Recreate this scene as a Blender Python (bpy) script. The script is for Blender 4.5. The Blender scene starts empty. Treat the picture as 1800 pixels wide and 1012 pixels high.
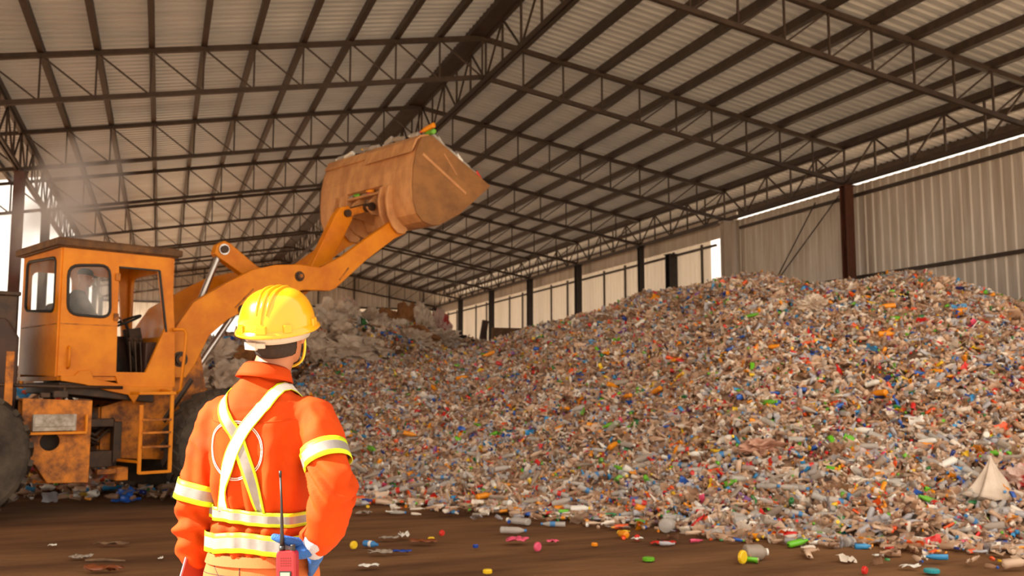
import bpy, bmesh, math, random
import numpy as np
from mathutils import Vector, Matrix, Euler, Quaternion
from mathutils.geometry import tessellate_polygon
from mathutils.bvhtree import BVHTree

random.seed(7)
RNG = np.random.default_rng(11)
SC = bpy.context.scene
COL = SC.collection
PI = math.pi

# ------------------------------------------------------------------ camera numbers
FPX, YAW, PIT, CZ = 1669.0, math.radians(20.24), math.radians(6.08), 1.47
HD = Vector((math.sin(YAW), math.cos(YAW), 0))
RT = Vector((math.cos(YAW), -math.sin(YAW), 0))
FW = Vector((math.sin(YAW) * math.cos(PIT), math.cos(YAW) * math.cos(PIT), math.sin(PIT)))
UP = RT.cross(FW)
CAMP = Vector((0, 0, CZ))


def sight(x, y, w):
    """the place at horizontal distance w along the line of sight of a spot measured on the photo"""
    d = FW + RT * ((x - 900) / FPX) + UP * ((506 - y) / FPX)
    return CAMP + d * (w / d.dot(HD))


def on_ground(x, y, z=0.0):
    d = FW + RT * ((x - 900) / FPX) + UP * ((506 - y) / FPX)
    return CAMP + d * ((z - CZ) / d.z)


# ------------------------------------------------------------------ materials
def lin(c):
    return tuple(((v / 12.92) if v <= 0.04045 else ((v + 0.055) / 1.055) ** 2.4) for v in c)


def rgb(r, g, b):
    return lin((r / 255, g / 255, b / 255)) + (1.0,)


def mat(name, c, rough=0.6, metal=0.0, c2=None, scale=6.0, amt=0.5, bump=0.0, bscale=40.0, coat=0.0,
        stretch=None, detail=6.0, lo=0.38, hi=0.66, spec=None, sub=0.0):
    m = bpy.data.materials.new(name)
    m.use_nodes = True
    nt = m.node_tree
    p = nt.nodes['Principled BSDF']
    p.inputs['Roughness'].default_value = rough
    p.inputs['Metallic'].default_value = metal
    p.inputs['Coat Weight'].default_value = coat
    if spec is not None:
        p.inputs['Specular IOR Level'].default_value = spec
    p.inputs['Base Color'].default_value = c
    tc = None
    if c2 is not None or bump > 0:
        tc = nt.nodes.new('ShaderNodeTexCoord')
        mp = nt.nodes.new('ShaderNodeMapping')
        nt.links.new(tc.outputs['Object'], mp.inputs['Vector'])
        if stretch:
            mp.inputs['Scale'].default_value = stretch
    if c2 is not None:
        n = nt.nodes.new('ShaderNodeTexNoise')
        n.inputs['Scale'].default_value = scale
        n.inputs['Detail'].default_value = detail
        n.inputs['Roughness'].default_value = 0.65
        nt.links.new(mp.outputs['Vector'], n.inputs['Vector'])
        r = nt.nodes.new('ShaderNodeMapRange')
        r.inputs['From Min'].default_value = lo
        r.inputs['From Max'].default_value = hi
        r.inputs['To Max'].default_value = amt
        nt.links.new(n.outputs['Fac'], r.inputs['Value'])
        mx = nt.nodes.new('ShaderNodeMix')
        mx.data_type = 'RGBA'
        mx.inputs['A'].default_value = c
        mx.inputs['B'].default_value = c2
        nt.links.new(r.outputs['Result'], mx.inputs['Factor'])
        nt.links.new(mx.outputs['Result'], p.inputs['Base Color'])
    if bump > 0:
        n2 = nt.nodes.new('ShaderNodeTexNoise')
        n2.inputs['Scale'].default_value = bscale
        n2.inputs['Detail'].default_value = 5
        nt.links.new(mp.outputs['Vector'], n2.inputs['Vector'])
        b = nt.nodes.new('ShaderNodeBump')
        b.inputs['Strength'].default_value = bump
        b.inputs['Distance'].default_value = 0.02
        nt.links.new(n2.outputs['Fac'], b.inputs['Height'])
        nt.links.new(b.outputs['Normal'], p.inputs['Normal'])
    return m


def see_through(name, c, clear=0.6, rough=0.15, dust=None):
    """thin clear plastic or glass: part of the light passes straight, part is scattered"""
    m = bpy.data.materials.new(name)
    m.use_nodes = True
    nt = m.node_tree
    p = nt.nodes['Principled BSDF']
    out = nt.nodes['Material Output']
    p.inputs['Base Color'].default_value = c
    p.inputs['Roughness'].default_value = rough
    t = nt.nodes.new('ShaderNodeBsdfTransparent')
    mx = nt.nodes.new('ShaderNodeMixShader')
    nt.links.new(p.outputs[0], mx.inputs[1])
    nt.links.new(t.outputs[0], mx.inputs[2])
    mx.inputs[0].default_value = clear
    if dust:
        tc = nt.nodes.new('ShaderNodeTexCoord')
        n = nt.nodes.new('ShaderNodeTexNoise')
        n.inputs['Scale'].default_value = dust
        nt.links.new(tc.outputs['Object'], n.inputs['Vector'])
        r = nt.nodes.new('ShaderNodeMapRange')
        r.inputs['From Min'].default_value = 0.35
        r.inputs['From Max'].default_value = 0.65
        r.inputs['To Min'].default_value = clear
        r.inputs['To Max'].default_value = clear - 0.14
        nt.links.new(n.outputs['Fac'], r.inputs['Value'])
        nt.links.new(r.outputs['Result'], mx.inputs[0])
    nt.links.new(mx.outputs[0], out.inputs[0])
    return m


M = {}
M['dirt'] = mat('packed_dirt', rgb(134, 96, 64), 0.95, c2=rgb(86, 58, 38), scale=0.55, amt=1.0, bump=0.7, bscale=9,
                stretch=(0.45, 1.9, 1), detail=9, lo=0.36, hi=0.62, spec=0.15)
M['ground'] = mat('yard_concrete', rgb(196, 174, 148), 0.9, c2=rgb(172, 150, 124), scale=1.2, amt=1, bump=0.3, bscale=14)
M['roof'] = mat('roof_sheet_glow_through', rgb(196, 192, 188), 0.34, metal=0.0, c2=rgb(168, 162, 156), scale=0.35, amt=1.0, stretch=(0.4, 2.0, 1))
_nt = M['roof'].node_tree
_tr = _nt.nodes.new('ShaderNodeBsdfTranslucent')  # translucency added so daylight glows through and brightens the underside
_tr.inputs[0].default_value = rgb(250, 240, 226)
_mx = _nt.nodes.new('ShaderNodeMixShader')
_mx.inputs[0].default_value = 0.011
_nt.links.new(_nt.nodes['Principled BSDF'].outputs[0], _mx.inputs[1])
_nt.links.new(_tr.outputs[0], _mx.inputs[2])
_nt.links.new(_mx.outputs[0], _nt.nodes['Material Output'].inputs[0])
M['wall'] = mat('wall_sheet_metal', rgb(214, 204, 194), 0.36, metal=0.1, c2=rgb(186, 170, 154), scale=0.9, amt=0.9, stretch=(1, 4, 0.35))
M['panel'] = mat('pale_wall_panel', rgb(236, 230, 222), 0.45, metal=0.0, c2=rgb(214, 202, 188), scale=0.8, amt=0.8, stretch=(1, 3, 0.4))
_nt = M['panel'].node_tree
_tr = _nt.nodes.new('ShaderNodeBsdfTranslucent')
_tr.inputs[0].default_value = rgb(246, 234, 218)
_mx = _nt.nodes.new('ShaderNodeMixShader')
_mx.inputs[0].default_value = 0.26
_nt.links.new(_nt.nodes['Principled BSDF'].outputs[0], _mx.inputs[1])
_nt.links.new(_tr.outputs[0], _mx.inputs[2])
_nt.links.new(_mx.outputs[0], _nt.nodes['Material Output'].inputs[0])
M['steel'] = mat('brown_painted_steel', rgb(72, 56, 46), 0.55, metal=0.2, c2=rgb(50, 38, 31), scale=5, amt=0.8)
M['rust'] = mat('red_oxide_steel', rgb(104, 60, 44), 0.6, metal=0.1, c2=rgb(70, 42, 32), scale=4, amt=0.8)
M['darksteel'] = mat('dark_grey_steel', rgb(58, 52, 52), 0.55, metal=0.3, c2=rgb(38, 34, 34), scale=4, amt=0.7)
M['orange_paint'] = mat('worn_orange_paint', rgb(228, 140, 16), 0.42, c2=rgb(196, 104, 14), scale=2.2, amt=0.8, bump=0.08, bscale=18, spec=0.3)
M['orange_dirty'] = mat('grimy_orange_paint', rgb(214, 126, 26), 0.6, c2=rgb(110, 62, 26), scale=5.0, amt=1.0, bump=0.15, bscale=25, lo=0.4, hi=0.62)
M['bucket'] = mat('scraped_bucket_steel', rgb(218, 162, 108), 0.6, metal=0.1, c2=rgb(182, 126, 82), scale=2.4, amt=1.0, bump=0.2, bscale=14, stretch=(1, 1.6, 0.8))
M['bucket_side'] = mat('dull_bucket_side', rgb(160, 110, 60), 0.6, metal=0.1, c2=rgb(122, 82, 48), scale=2.2, amt=1.0, bump=0.15, bscale=14)
M['brown_metal'] = mat('dark_brown_metal', rgb(74, 46, 34), 0.6, c2=rgb(46, 30, 25), scale=4, amt=0.9)
M['roof_cap'] = mat('dusty_cab_roof', rgb(112, 76, 42), 0.75, c2=rgb(74, 50, 32), scale=7, amt=1.0)
M['grease'] = mat('greasy_black_metal', rgb(52, 40, 32), 0.55, metal=0.2, c2=rgb(84, 58, 38), scale=8, amt=0.8)
M['chrome'] = mat('chromed_rod', rgb(190, 182, 176), 0.22, metal=0.9)
M['rubber'] = mat('dusty_tyre_rubber', rgb(84, 72, 60), 0.9, c2=rgb(50, 42, 36), scale=3.5, amt=1.0, bump=0.3, bscale=18)
M['gasket'] = mat('black_window_rubber', rgb(32, 28, 28), 0.6)
M['glass'] = see_through('dusty_cab_glass', rgb(225, 225, 225), 0.95, 0.10, dust=3.0)
M['whitebox'] = mat('dirty_white_box', rgb(190, 180, 168), 0.6, c2=rgb(130, 116, 100), scale=9, amt=1)
M['black_cloth'] = mat('dark_work_clothes', rgb(40, 36, 34), 0.85, c2=rgb(28, 25, 24), scale=8, amt=0.6)
M['skin'] = mat('skin', rgb(170, 110, 78), 0.5, c2=rgb(150, 92, 64), scale=14, amt=0.6)
M['hair'] = mat('short_black_hair', rgb(36, 24, 18), 0.8, c2=rgb(54, 36, 26), scale=60, amt=0.7, bump=0.4, bscale=180)
M['orange_cloth'] = mat('orange_work_cloth', rgb(186, 62, 0), 0.8, c2=rgb(168, 48, 0), scale=9, amt=0.6, bump=0.12, bscale=420, spec=0.2)
M['pants_cloth'] = mat('light_orange_trouser_cloth', rgb(190, 96, 40), 0.8, c2=rgb(172, 80, 32), scale=10, amt=0.6, bump=0.12, bscale=380)
M['silver_tape'] = mat('reflective_silver_tape', rgb(144, 138, 136), 0.38, metal=0.15, c2=rgb(124, 118, 116), scale=24, amt=0.7)
M['lime_tape'] = mat('lime_tape', rgb(186, 206, 14), 0.55)
M['sunlit_web'] = mat('sunlit_webbing', rgb(214, 208, 202), 0.6, c2=rgb(190, 184, 178), scale=22, amt=0.7)
M['white_thread'] = mat('white_thread', rgb(220, 206, 204), 0.6)
M['helmet'] = mat('yellow_helmet_shell', rgb(222, 158, 2), 0.22, coat=0.5)
M['suspension'] = mat('white_helmet_band', rgb(180, 174, 168), 0.5)
M['strap_yellow'] = mat('yellow_chin_strap', rgb(236, 206, 60), 0.6)
M['glove'] = mat('blue_knit_glove', rgb(24, 88, 168), 0.7, c2=rgb(18, 70, 142), scale=20, amt=0.7, bump=0.4, bscale=240)
M['cuff'] = mat('pale_glove_cuff', rgb(168, 170, 188), 0.75, bump=0.4, bscale=200)
M['radio_red'] = mat('red_radio_case', rgb(150, 20, 32), 0.42)
M['black_plastic'] = mat('black_plastic', rgb(26, 24, 26), 0.45)
M['lcd'] = mat('grey_display', rgb(148, 156, 130), 0.3)
M['tablet_red'] = mat('dark_red_cover', rgb(142, 32, 20), 0.45)
M['tablet_edge'] = mat('silver_edge', rgb(190, 176, 200), 0.3, metal=0.6)
M['boot'] = mat('brown_work_boot', rgb(70, 46, 32), 0.7)
M['leather'] = mat('dark_belt_leather', rgb(58, 40, 30), 0.6)
M['white_eye'] = mat('eye_white', rgb(232, 226, 220), 0.3)
M['iris'] = mat('dark_iris', rgb(40, 26, 20), 0.2)
M['board'] = mat('weathered_board', rgb(126, 96, 70), 0.8, c2=rgb(86, 62, 44), scale=9, amt=0.8)


def color_attr_mat(name, clear_attr=True):
    m = bpy.data.materials.new(name)
    m.use_nodes = True
    nt = m.node_tree
    p = nt.nodes['Principled BSDF']
    out = nt.nodes['Material Output']
    a = nt.nodes.new('ShaderNodeAttribute')
    a.attribute_name = 'Col'
    nt.links.new(a.outputs['Color'], p.inputs['Base Color'])
    p.inputs['Roughness'].default_value = 0.28
    p.inputs['Specular IOR Level'].default_value = 0.6
    if clear_attr:
        t = nt.nodes.new('ShaderNodeBsdfTransparent')
        mx = nt.nodes.new('ShaderNodeMixShader')
        nt.links.new(a.outputs['Alpha'], mx.inputs[0])
        nt.links.new(t.outputs[0], mx.inputs[1])
        nt.links.new(p.outputs[0], mx.inputs[2])
        nt.links.new(mx.outputs[0], out.inputs[0])
    return m


M['trash'] = color_attr_mat('mixed_plastic')
M['mound'] = mat('crushed_plastic_core', rgb(176, 142, 114), 0.8, c2=rgb(120, 92, 74), scale=7, amt=1.0, bump=0.6, bscale=16)

# ------------------------------------------------------------------ mesh helpers


class MB:
    """collects shapes; build() links them as one mesh object"""

    def __init__(s):
        s.v = []
        s.f = []
        s.m = []
        s.mi = 0
        s.X = None

    def _add(s, vs, fs):
        b = len(s.v)
        if s.X is not None:
            vs = [s.X @ Vector(p) for p in vs]
        s.v += [tuple(p) for p in vs]
        s.f += [tuple(b + i for i in q) for q in fs]
        s.m += [s.mi] * len(fs)
        return s

    def box(s, c, d, R=None):
        x, y, z = d[0] / 2, d[1] / 2, d[2] / 2
        vs = [Vector(p) for p in ((-x, -y, -z), (x, -y, -z), (x, y, -z), (-x, y, -z), (-x, -y, z), (x, -y, z), (x, y, z), (-x, y, z))]
        if R is not None:
            vs = [R @ p for p in vs]
        c = Vector(c)
        return s._add([p + c for p in vs], [(0, 3, 2, 1), (4, 5, 6, 7), (0, 1, 5, 4), (1, 2, 6, 5), (2, 3, 7, 6), (3, 0, 4, 7)])

    def bar(s, a, b, w, h, up=(0, 0, 1)):
        a, b = Vector(a), Vector(b)
        d = (b - a)
        L = d.length
        d.normalize()
        u = Vector(up)
        if abs(u.dot(d)) > 0.98:
            u = Vector((0, 1, 0))
        sd = d.cross(u).normalized()
        u = sd.cross(d)
        R = Matrix((d, sd, u)).transposed()
        return s.box((a + b) / 2, (L, w, h), R)

    def loft(s, rings, cap=True, closed=True):
        n = len(rings[0])
        vs = [p for r in rings for p in r]
        fs = []
        for i in range(len(rings) - 1):
            for j in range(n if closed else n - 1):
                k = (j + 1) % n
                fs.append((i * n + j, i * n + k, (i + 1) * n + k, (i + 1) * n + j))
        if cap:
            fs.append(tuple(range(n - 1, -1, -1)))
            fs.append(tuple((len(rings) - 1) * n + j for j in range(n)))
        return s._add(vs, fs)

    def tube(s, pts, r, n=10, cap=True):
        pts = [Vector(p) for p in pts]
        rs = r if isinstance(r, (list, tuple)) else [r] * len(pts)
        rings = []
        u = None
        for i, p in enumerate(pts):
            d = (pts[min(i + 1, len(pts) - 1)] - pts[max(i - 1, 0)]).normalized()
            if u is None:
                u = Vector((0, 0, 1)) if abs(d.z) < 0.9 else Vector((1, 0, 0))
            u = (u - d * u.dot(d)).normalized()
            w = d.cross(u)
            rings.append([p + (u * math.cos(2 * PI * k / n) + w * math.sin(2 * PI * k / n)) * rs[i] for k in range(n)])
        return s.loft(rings, cap)

    def lathe(s, prof, o=(0, 0, 0), axis=(0, 0, 1), n=24, cap=True):
        """prof: (radius, height) pairs along axis"""
        a = Vector(axis).normalized()
        u = Vector((1, 0, 0)) if abs(a.x) < 0.9 else Vector((0, 1, 0))
        u = (u - a * u.dot(a)).normalized()
        w = a.cross(u)
        o = Vector(o)
        return s.loft([[o + a * h + (u * math.cos(2 * PI * k / n) + w * math.sin(2 * PI * k / n)) * max(r, 1e-4) for k in range(n)] for r, h in prof], cap)

    def plate(s, outer, holes, fn, t):
        """flat sheet with holes: outer and holes are 2D outlines, fn maps (a, b, depth) to 3D, t its thickness"""
        def area(q):
            return sum(q[i][0] * q[(i + 1) % len(q)][1] - q[(i + 1) % len(q)][0] * q[i][1] for i in range(len(q)))
        outer = list(outer) if area(outer) > 0 else list(outer)[::-1]
        holes = [list(h) if area(h) < 0 else list(h)[::-1] for h in holes]
        loops = [outer] + holes
        flat = [p for l in loops for p in l]
        tris = tessellate_polygon([[Vector((p[0], p[1], 0)) for p in l] for l in loops])
        n = len(flat)
        vs = [fn(p[0], p[1], -t / 2) for p in flat] + [fn(p[0], p[1], t / 2) for p in flat]
        fs = []
        for a, b, c in tris:
            pa, pb, pc = flat[a], flat[b], flat[c]
            cr = (pb[0] - pa[0]) * (pc[1] - pa[1]) - (pb[1] - pa[1]) * (pc[0] - pa[0])
            if abs(cr) < 1e-12:
                continue
            if cr < 0:
                b, c = c, b
            fs.append((c, b, a))
            fs.append((a + n, b + n, c + n))
        k = 0
        for l in loops:
            for i in range(len(l)):
                j = (i + 1) % len(l)
                fs.append((k + i, k + j, k + j + n, k + i + n))
            k += len(l)
        return s._add(vs, fs)

    def build(s, name, mats, parent=None, smooth=False, bevel=0.0, fix=True):
        me = bpy.data.meshes.new(name)
        me.from_pydata(s.v, [], s.f)
        if not isinstance(mats, (list, tuple)):
            mats = [mats]
        for m in mats:
            me.materials.append(m)
        if len(mats) > 1:
            me.polygons.foreach_set('material_index', s.m)
        if fix:
            bm = bmesh.new()
            bm.from_mesh(me)
            bmesh.ops.recalc_face_normals(bm, faces=bm.faces)
            bm.to_mesh(me)
            bm.free()
        if smooth:
            me.polygons.foreach_set('use_smooth', [True] * len(me.polygons))
        me.update()
        o = bpy.data.objects.new(name, me)
        COL.objects.link(o)
        if parent is not None:
            o.parent = parent
        if bevel > 0:
            b = o.modifiers.new('Bevel', 'BEVEL')
            b.width = bevel
            b.segments = 2
            b.limit_method = 'ANGLE'
            b.angle_limit = math.radians(50)
        return o


def tag(o, label=None, cat=None, group=None, kind=None):
    if label:
        o['label'] = label
    if cat:
        o['category'] = cat
    if group:
        o['group'] = group
    if kind:
        o['kind'] = kind
    return o


def empty(name, loc=(0, 0, 0), rz=0.0):
    o = bpy.data.objects.new(name, None)
    o.empty_display_size = 0.1
    o.location = loc
    o.rotation_euler = (0, 0, rz)
    COL.objects.link(o)
    return o


KIDS = {}


def copy_tree(o, parent=None):
    c = o.copy()
    COL.objects.link(c)
    if parent is not None:
        c.parent = parent
    for ch in KIDS.setdefault(o.name, list(o.children)):
        copy_tree(ch, c)
    return c


def rrect(x0, z0, x1, z1, r, n=4):
    """rounded rectangle outline"""
    out = []
    for cx, cz, a0 in ((x1 - r, z0 + r, -90), (x1 - r, z1 - r, 0), (x0 + r, z1 - r, 90), (x0 + r, z0 + r, 180)):
        for k in range(n + 1):
            a = math.radians(a0 + 90 * k / n)
            out.append((cx + r * math.cos(a), cz + r * math.sin(a)))
    return out


def rquad(q, r=0.12, n=4):
    """any convex quad outline with rounded corners"""
    out = []
    N = len(q)
    for i in range(N):
        p = Vector(q[i])
        a = (Vector(q[i - 1]) - p).normalized() * r
        b = (Vector(q[(i + 1) % N]) - p).normalized() * r
        for k in range(n + 1):
            t = k / n
            out.append(tuple(p + a * (1 - t) ** 2 + b * t ** 2))
    return out


# ------------------------------------------------------------------ camera, light, sky
cam = bpy.data.cameras.new('camera')
co = bpy.data.objects.new('camera', cam)
COL.objects.link(co)
cam.sensor_width = 36
cam.lens = FPX / 1800 * 36
cam.clip_end = 500
co.matrix_world = Matrix.Translation(CAMP) @ Matrix((RT, UP, -FW)).transposed().to_4x4()
cam.dof.use_dof = True
cam.dof.focus_distance = 3.1
cam.dof.aperture_fstop = 5.6
SC.camera = co

w = bpy.data.worlds.new('sky')
SC.world = w
w.use_nodes = True
bg = w.node_tree.nodes['Background']
bg.inputs[0].default_value = (1.0, 0.875, 0.73, 1)
bg.inputs[1].default_value = 1.45

sun = bpy.data.lights.new('sun', 'SUN')
so = bpy.data.objects.new('sun', sun)
COL.objects.link(so)
sun.energy = 15.0
sun.angle = math.radians(1.2)
sun.color = (1.0, 0.93, 0.80)
sd = Vector((0.78, -0.10, -0.60))
so.rotation_euler = sd.to_track_quat('-Z', 'Y').to_euler()

SC.view_settings.view_transform = 'Standard'
SC.view_settings.look = 'None'
SC.view_settings.gamma = 1
SC.view_settings.use_curve_mapping = False
SC.view_settings.exposure = 0.5
SC.cycles.use_denoising = True
SC.cycles.max_bounces = 7
SC.cycles.diffuse_bounces = 5
SC.cycles.glossy_bounces = 3
SC.cycles.volume_bounces = 3
SC.cycles.transparent_max_bounces = 10
SC.cycles.caustics_reflective = False
SC.cycles.caustics_refractive = False
SC.cycles.sample_clamp_indirect = 6.0
# ================================================================== THE SHED
XR, PS, SLOPE = 6.97, 1.0563, 0.1691          # ridge, purlin spacing, fall of the roof
HR, TD = CZ + 8.3946, 0.9643                  # ridge height of the trusses, their depth
Y1, BAY = 20.97, 6.0                          # second truss, distance between trusses
YA, YB = 4.6, 63.3
YR = YB + 0.5
XC, XL = XR + 10 * PS, XR - 10 * PS           # column lines


def roof_z(x):
    return HR - abs(x - XR) * SLOPE


def struct(o):
    o['kind'] = 'structure'
    return o


def grid_mesh(name, rows, m, smooth=False):
    b = MB()
    b.loft(rows, cap=False, closed=False)
    return struct(b.build(name, m, smooth=smooth, fix=False))


# floor and yard
nx = 60
fl = MB()
xs = np.linspace(-14, 21, 90)
ys = np.linspace(YA + 0.6, 64, 110)
fv = []
for yy in ys:
    fv.append([(x, yy, 0.018 * math.sin(x * 0.8 + yy * 1.3) * math.sin(yy * 1.9 + 0.4 * math.sin(x)) - 0.012) for x in xs])
fl.loft(fv, cap=False, closed=False)
o = fl.build('floor', M['dirt'], smooth=True, fix=False)
struct(o)
g = MB()
g.box((0, 30, -0.12), (260, 260, 0.1))
struct(g.build('floor_yard', M['ground']))


def corrugated_roof(name, xa, xb, ya, yb):
    """box-rib sheet, ribs running from ridge to eave"""
    prof = []
    y = ya
    while y < yb:
        prof += [(y, 0), (y + 0.12, 0), (y + 0.15, 0.06), (y + 0.22, 0.06)]
        y += 0.26
    rows = []
    for x in (xa, xb):
        rows.append([(x, y, roof_z(x) + 0.21 + dz) for y, dz in prof])
    return grid_mesh(name, rows, M['roof'])


corrugated_roof('ceiling_right', XR - 0.02, 19.5, YA, YR)
corrugated_roof('ceiling_left', XL - 0.2, XR + 0.02, YA, YR)
b = MB()
b.box((19.47, (YA + YR) / 2, roof_z(19.47) + 0.14), (0.05, YR - YA, 0.29))
struct(b.build('trim_4', M['steel']))
corrugated_roof('ceiling_canopy', XL - 6.3, XL - 0.2, 5.4, 33.4)


def sheet_wall(name, x, y0, y1, z0, z1, m, sgn=-1):
    prof = []
    y = y0
    while y < y1:
        prof += [(y, 0), (y + 0.16, 0), (y + 0.19, 0.035), (y + 0.27, 0.035)]
        y += 0.30
    rows = [[(x + sgn * d, yy, z) for yy, d in prof] for z in (z0, z1)]
    return grid_mesh(name, rows, m)


XW = 17.95
sheet_wall('wall_right', XW, 7.0, 27.2, 0, 7.10, M['wall'])
# beyond it a row of pale panels, set back a little
sheet_wall('wall_right_panels', XW + 0.15, 28.75, 63.3, 0, 6.75, M['panel'])
b = MB()
b.box((XW + 0.1, 45.2, 7.05), (0.06, 36.4, 0.75))
b.box((XW + 0.5, YB - 0.02, 6.9), (1.2, 0.06, 0.9))
struct(b.build('trim_1', M['wall']))
b = MB()
b.box((XW + 0.06, 27.3, 3.6), (0.14, 0.5, 7.2))
struct(b.build('trim_2', M['wall']))
# far wall with the tall doorway
far = MB()
prof = []
x = -3.9
while x < XW:
    prof += [x, x + 0.3]
    x += 0.34


def far_piece(name, x0, x1, z0, z1f, m):
    rows0, rows1 = [], []
    x = x0
    k = 0
    while x <= x1 + 1e-6:
        d = (0, 0, -0.035, -0.035)[k % 4]
        rows0.append((x, YB + d, z0))
        rows1.append((x, YB + d, z1f(x)))
        x += (0.2, 0.03, 0.07, 0.03)[k % 4]
        k += 1
    return grid_mesh(name, [rows0, rows1], m)


far_piece('wall_far_gable', -3.9, 19.6, 6.9, lambda x: roof_z(x) + 0.25, M['wall'])
far_piece('wall_far', 5.1, XW + 0.2, 0, lambda x: 6.9, M['panel'])
far_piece('wall_far_pier', -3.9, -0.1, 0, lambda x: 6.9, M['panel'])
b = MB()
b.box((2.5, YB, 6.68), (5.3, 0.1, 0.5))
struct(b.build('trim_3', M['panel']))
# unseen wall added along the canopy to keep the sun off the loader
sheet_wall('wall_sun_screen', XL - 6.2, YA, 33.4, 3.3, 7.2, M['wall'], 1)

# ---------------------------------------------------------------- trusses


def chord(a, b_, name, parent, s=0.09):
    m = MB()
    m.bar(a, b_, s, s)
    return m.build(name, M['steel'], parent)


def make_truss(y):
    t = empty('roof_truss', (XR, y, 0))
    tag(t, 'brown steel roof truss', 'truss', 'roof trusses spanning the shed')
    ze = HR - 10 * PS * SLOPE
    m = MB()
    for s in (-1, 1):
        m.bar((0, 0, HR), (s * 10 * PS, 0, ze), 0.11, 0.11)
    m.build('top_chord', M['steel'], t)
    m = MB()
    for s in (-1, 1):
        m.bar((0, 0, HR - TD), (s * 10 * PS, 0, ze - TD), 0.10, 0.10)
    m.build('bottom_chord', M['steel'], t)
    for k in range(-10, 11):
        z = HR - abs(k) * PS * SLOPE
        m = MB()
        m.bar((k * PS, 0, z), (k * PS, 0, z - TD), 0.038, 0.038, (0, 1, 0))
        m.build('vertical_strut', M['steel'], t)
    for k in range(-10, 10):
        # diagonals lean the same way on each side as in a Pratt truss
        if k < 0:
            a, c = k, k + 1
        else:
            a, c = k + 1, k
        za = HR - abs(a) * PS * SLOPE
        zc = HR - abs(c) * PS * SLOPE - TD
        m = MB()
        m.bar((a * PS, 0, za), (c * PS, 0, zc), 0.034, 0.034)
        m.build('diagonal_strut', M['steel'], t)
    return t


ORD = ['first', 'second', 'third', 'fourth', 'fifth', 'sixth', 'seventh', 'eighth', 'ninth']
tr = make_truss(Y1 - BAY)
tr['label'] = 'brown roof truss cut off by the top edge of the photo, nearest of the row'
for i in range(1, 9):
    c = copy_tree(tr)
    c.location.y = Y1 + (i - 1) * BAY
    c['label'] = ('brown lattice roof truss, %s from the front along the ridge' % ORD[i]) if i < 8 else 'brown lattice roof truss standing against the far gable wall'

# longitudinal girders under the ridge and along both column lines


def make_girder(name, x, zt, zb, label, step=1.2, y0=9.0, y1=62.9):
    t = empty(name, (x, y0, 0))
    tag(t, label, 'girder')
    L = y1 - y0
    m = MB()
    m.bar((0, 0, zt), (0, L, zt), 0.10, 0.12)
    m.build('top_chord', M['steel'], t)
    m = MB()
    m.bar((-0.05, 0, zb), (-0.05, L, zb), 0.05, 0.09)
    m.bar((0.05, 0, zb), (0.05, L, zb), 0.05, 0.09)
    m.build('bottom_chord', M['steel'], t)
    n = int(L / step)
    for k in range(n + 1):
        m = MB()
        m.bar((0, k * step, zb), (0, k * step, zt), 0.045, 0.045, (1, 0, 0))
        m.build('vertical_strut', M['steel'], t)
    for k in range(n):
        a, c = (zt, zb) if k % 2 else (zb, zt)
        m = MB()
        m.bar((0, k * step, a), (0, (k + 1) * step, c), 0.04, 0.04)
        m.build('diagonal_strut', M['steel'], t)
    return t


ZE = HR - 10 * PS * SLOPE
make_girder('ridge_girder', XR + 0.1, HR + 0.05, HR - TD - 0.06, 'long lattice girder hanging under the roof ridge')
make_girder('eave_girder', XC + 0.02, ZE + 0.02, ZE - TD - 0.02, 'long lattice girder on top of the columns beside the metal side wall')
make_girder('eave_girder', XL - 0.02, ZE + 0.02, ZE - TD - 0.02, 'long lattice girder over the open side behind the loader')

# purlins
PW = {0: 'thick purlin carrying the roof ridge'}
WORDS = ['', 'first', 'second', 'third', 'fourth', 'fifth', 'sixth', 'seventh', 'eighth', 'ninth', 'tenth', 'eleventh', 'twelfth']


def purlin(x, label, w_=0.14, h_=0.17, y0=YA, y1=YB):
    m = MB()
    m.box((0, (y1 - y0) / 2, 0), (w_, y1 - y0, h_))
    o = m.build('roof_purlin', M['steel'])
    o.location = (x, y0, roof_z(x) + 0.115)
    tag(o, label, 'purlin', 'purlins under the roof sheets')
    return o


o = purlin(XR - 0.12, 'double-width dark purlin along the roof ridge', 0.42, 0.16)
for k in range(1, 13):
    if k <= 10:
        purlin(XR - k * PS, 'roof purlin on the slope above the loader, %s from the ridge' % WORDS[k], 0.12)
    lab = 'roof purlin on the slope above the bottle pile, %s from the ridge' % WORDS[k]
    if k == 10:
        lab = 'heavy roof purlin right above the columns of the metal side wall'
    if k == 11:
        lab = 'roof purlin just outside the column line, over the pale eave'
    if k == 12:
        lab = 'lowest purlin at the very edge of the eave overhang'
    purlin(min(XR + k * PS, 19.42), lab, 0.15 if k < 11 else 0.1, 0.18 if k < 11 else 0.14)

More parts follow.
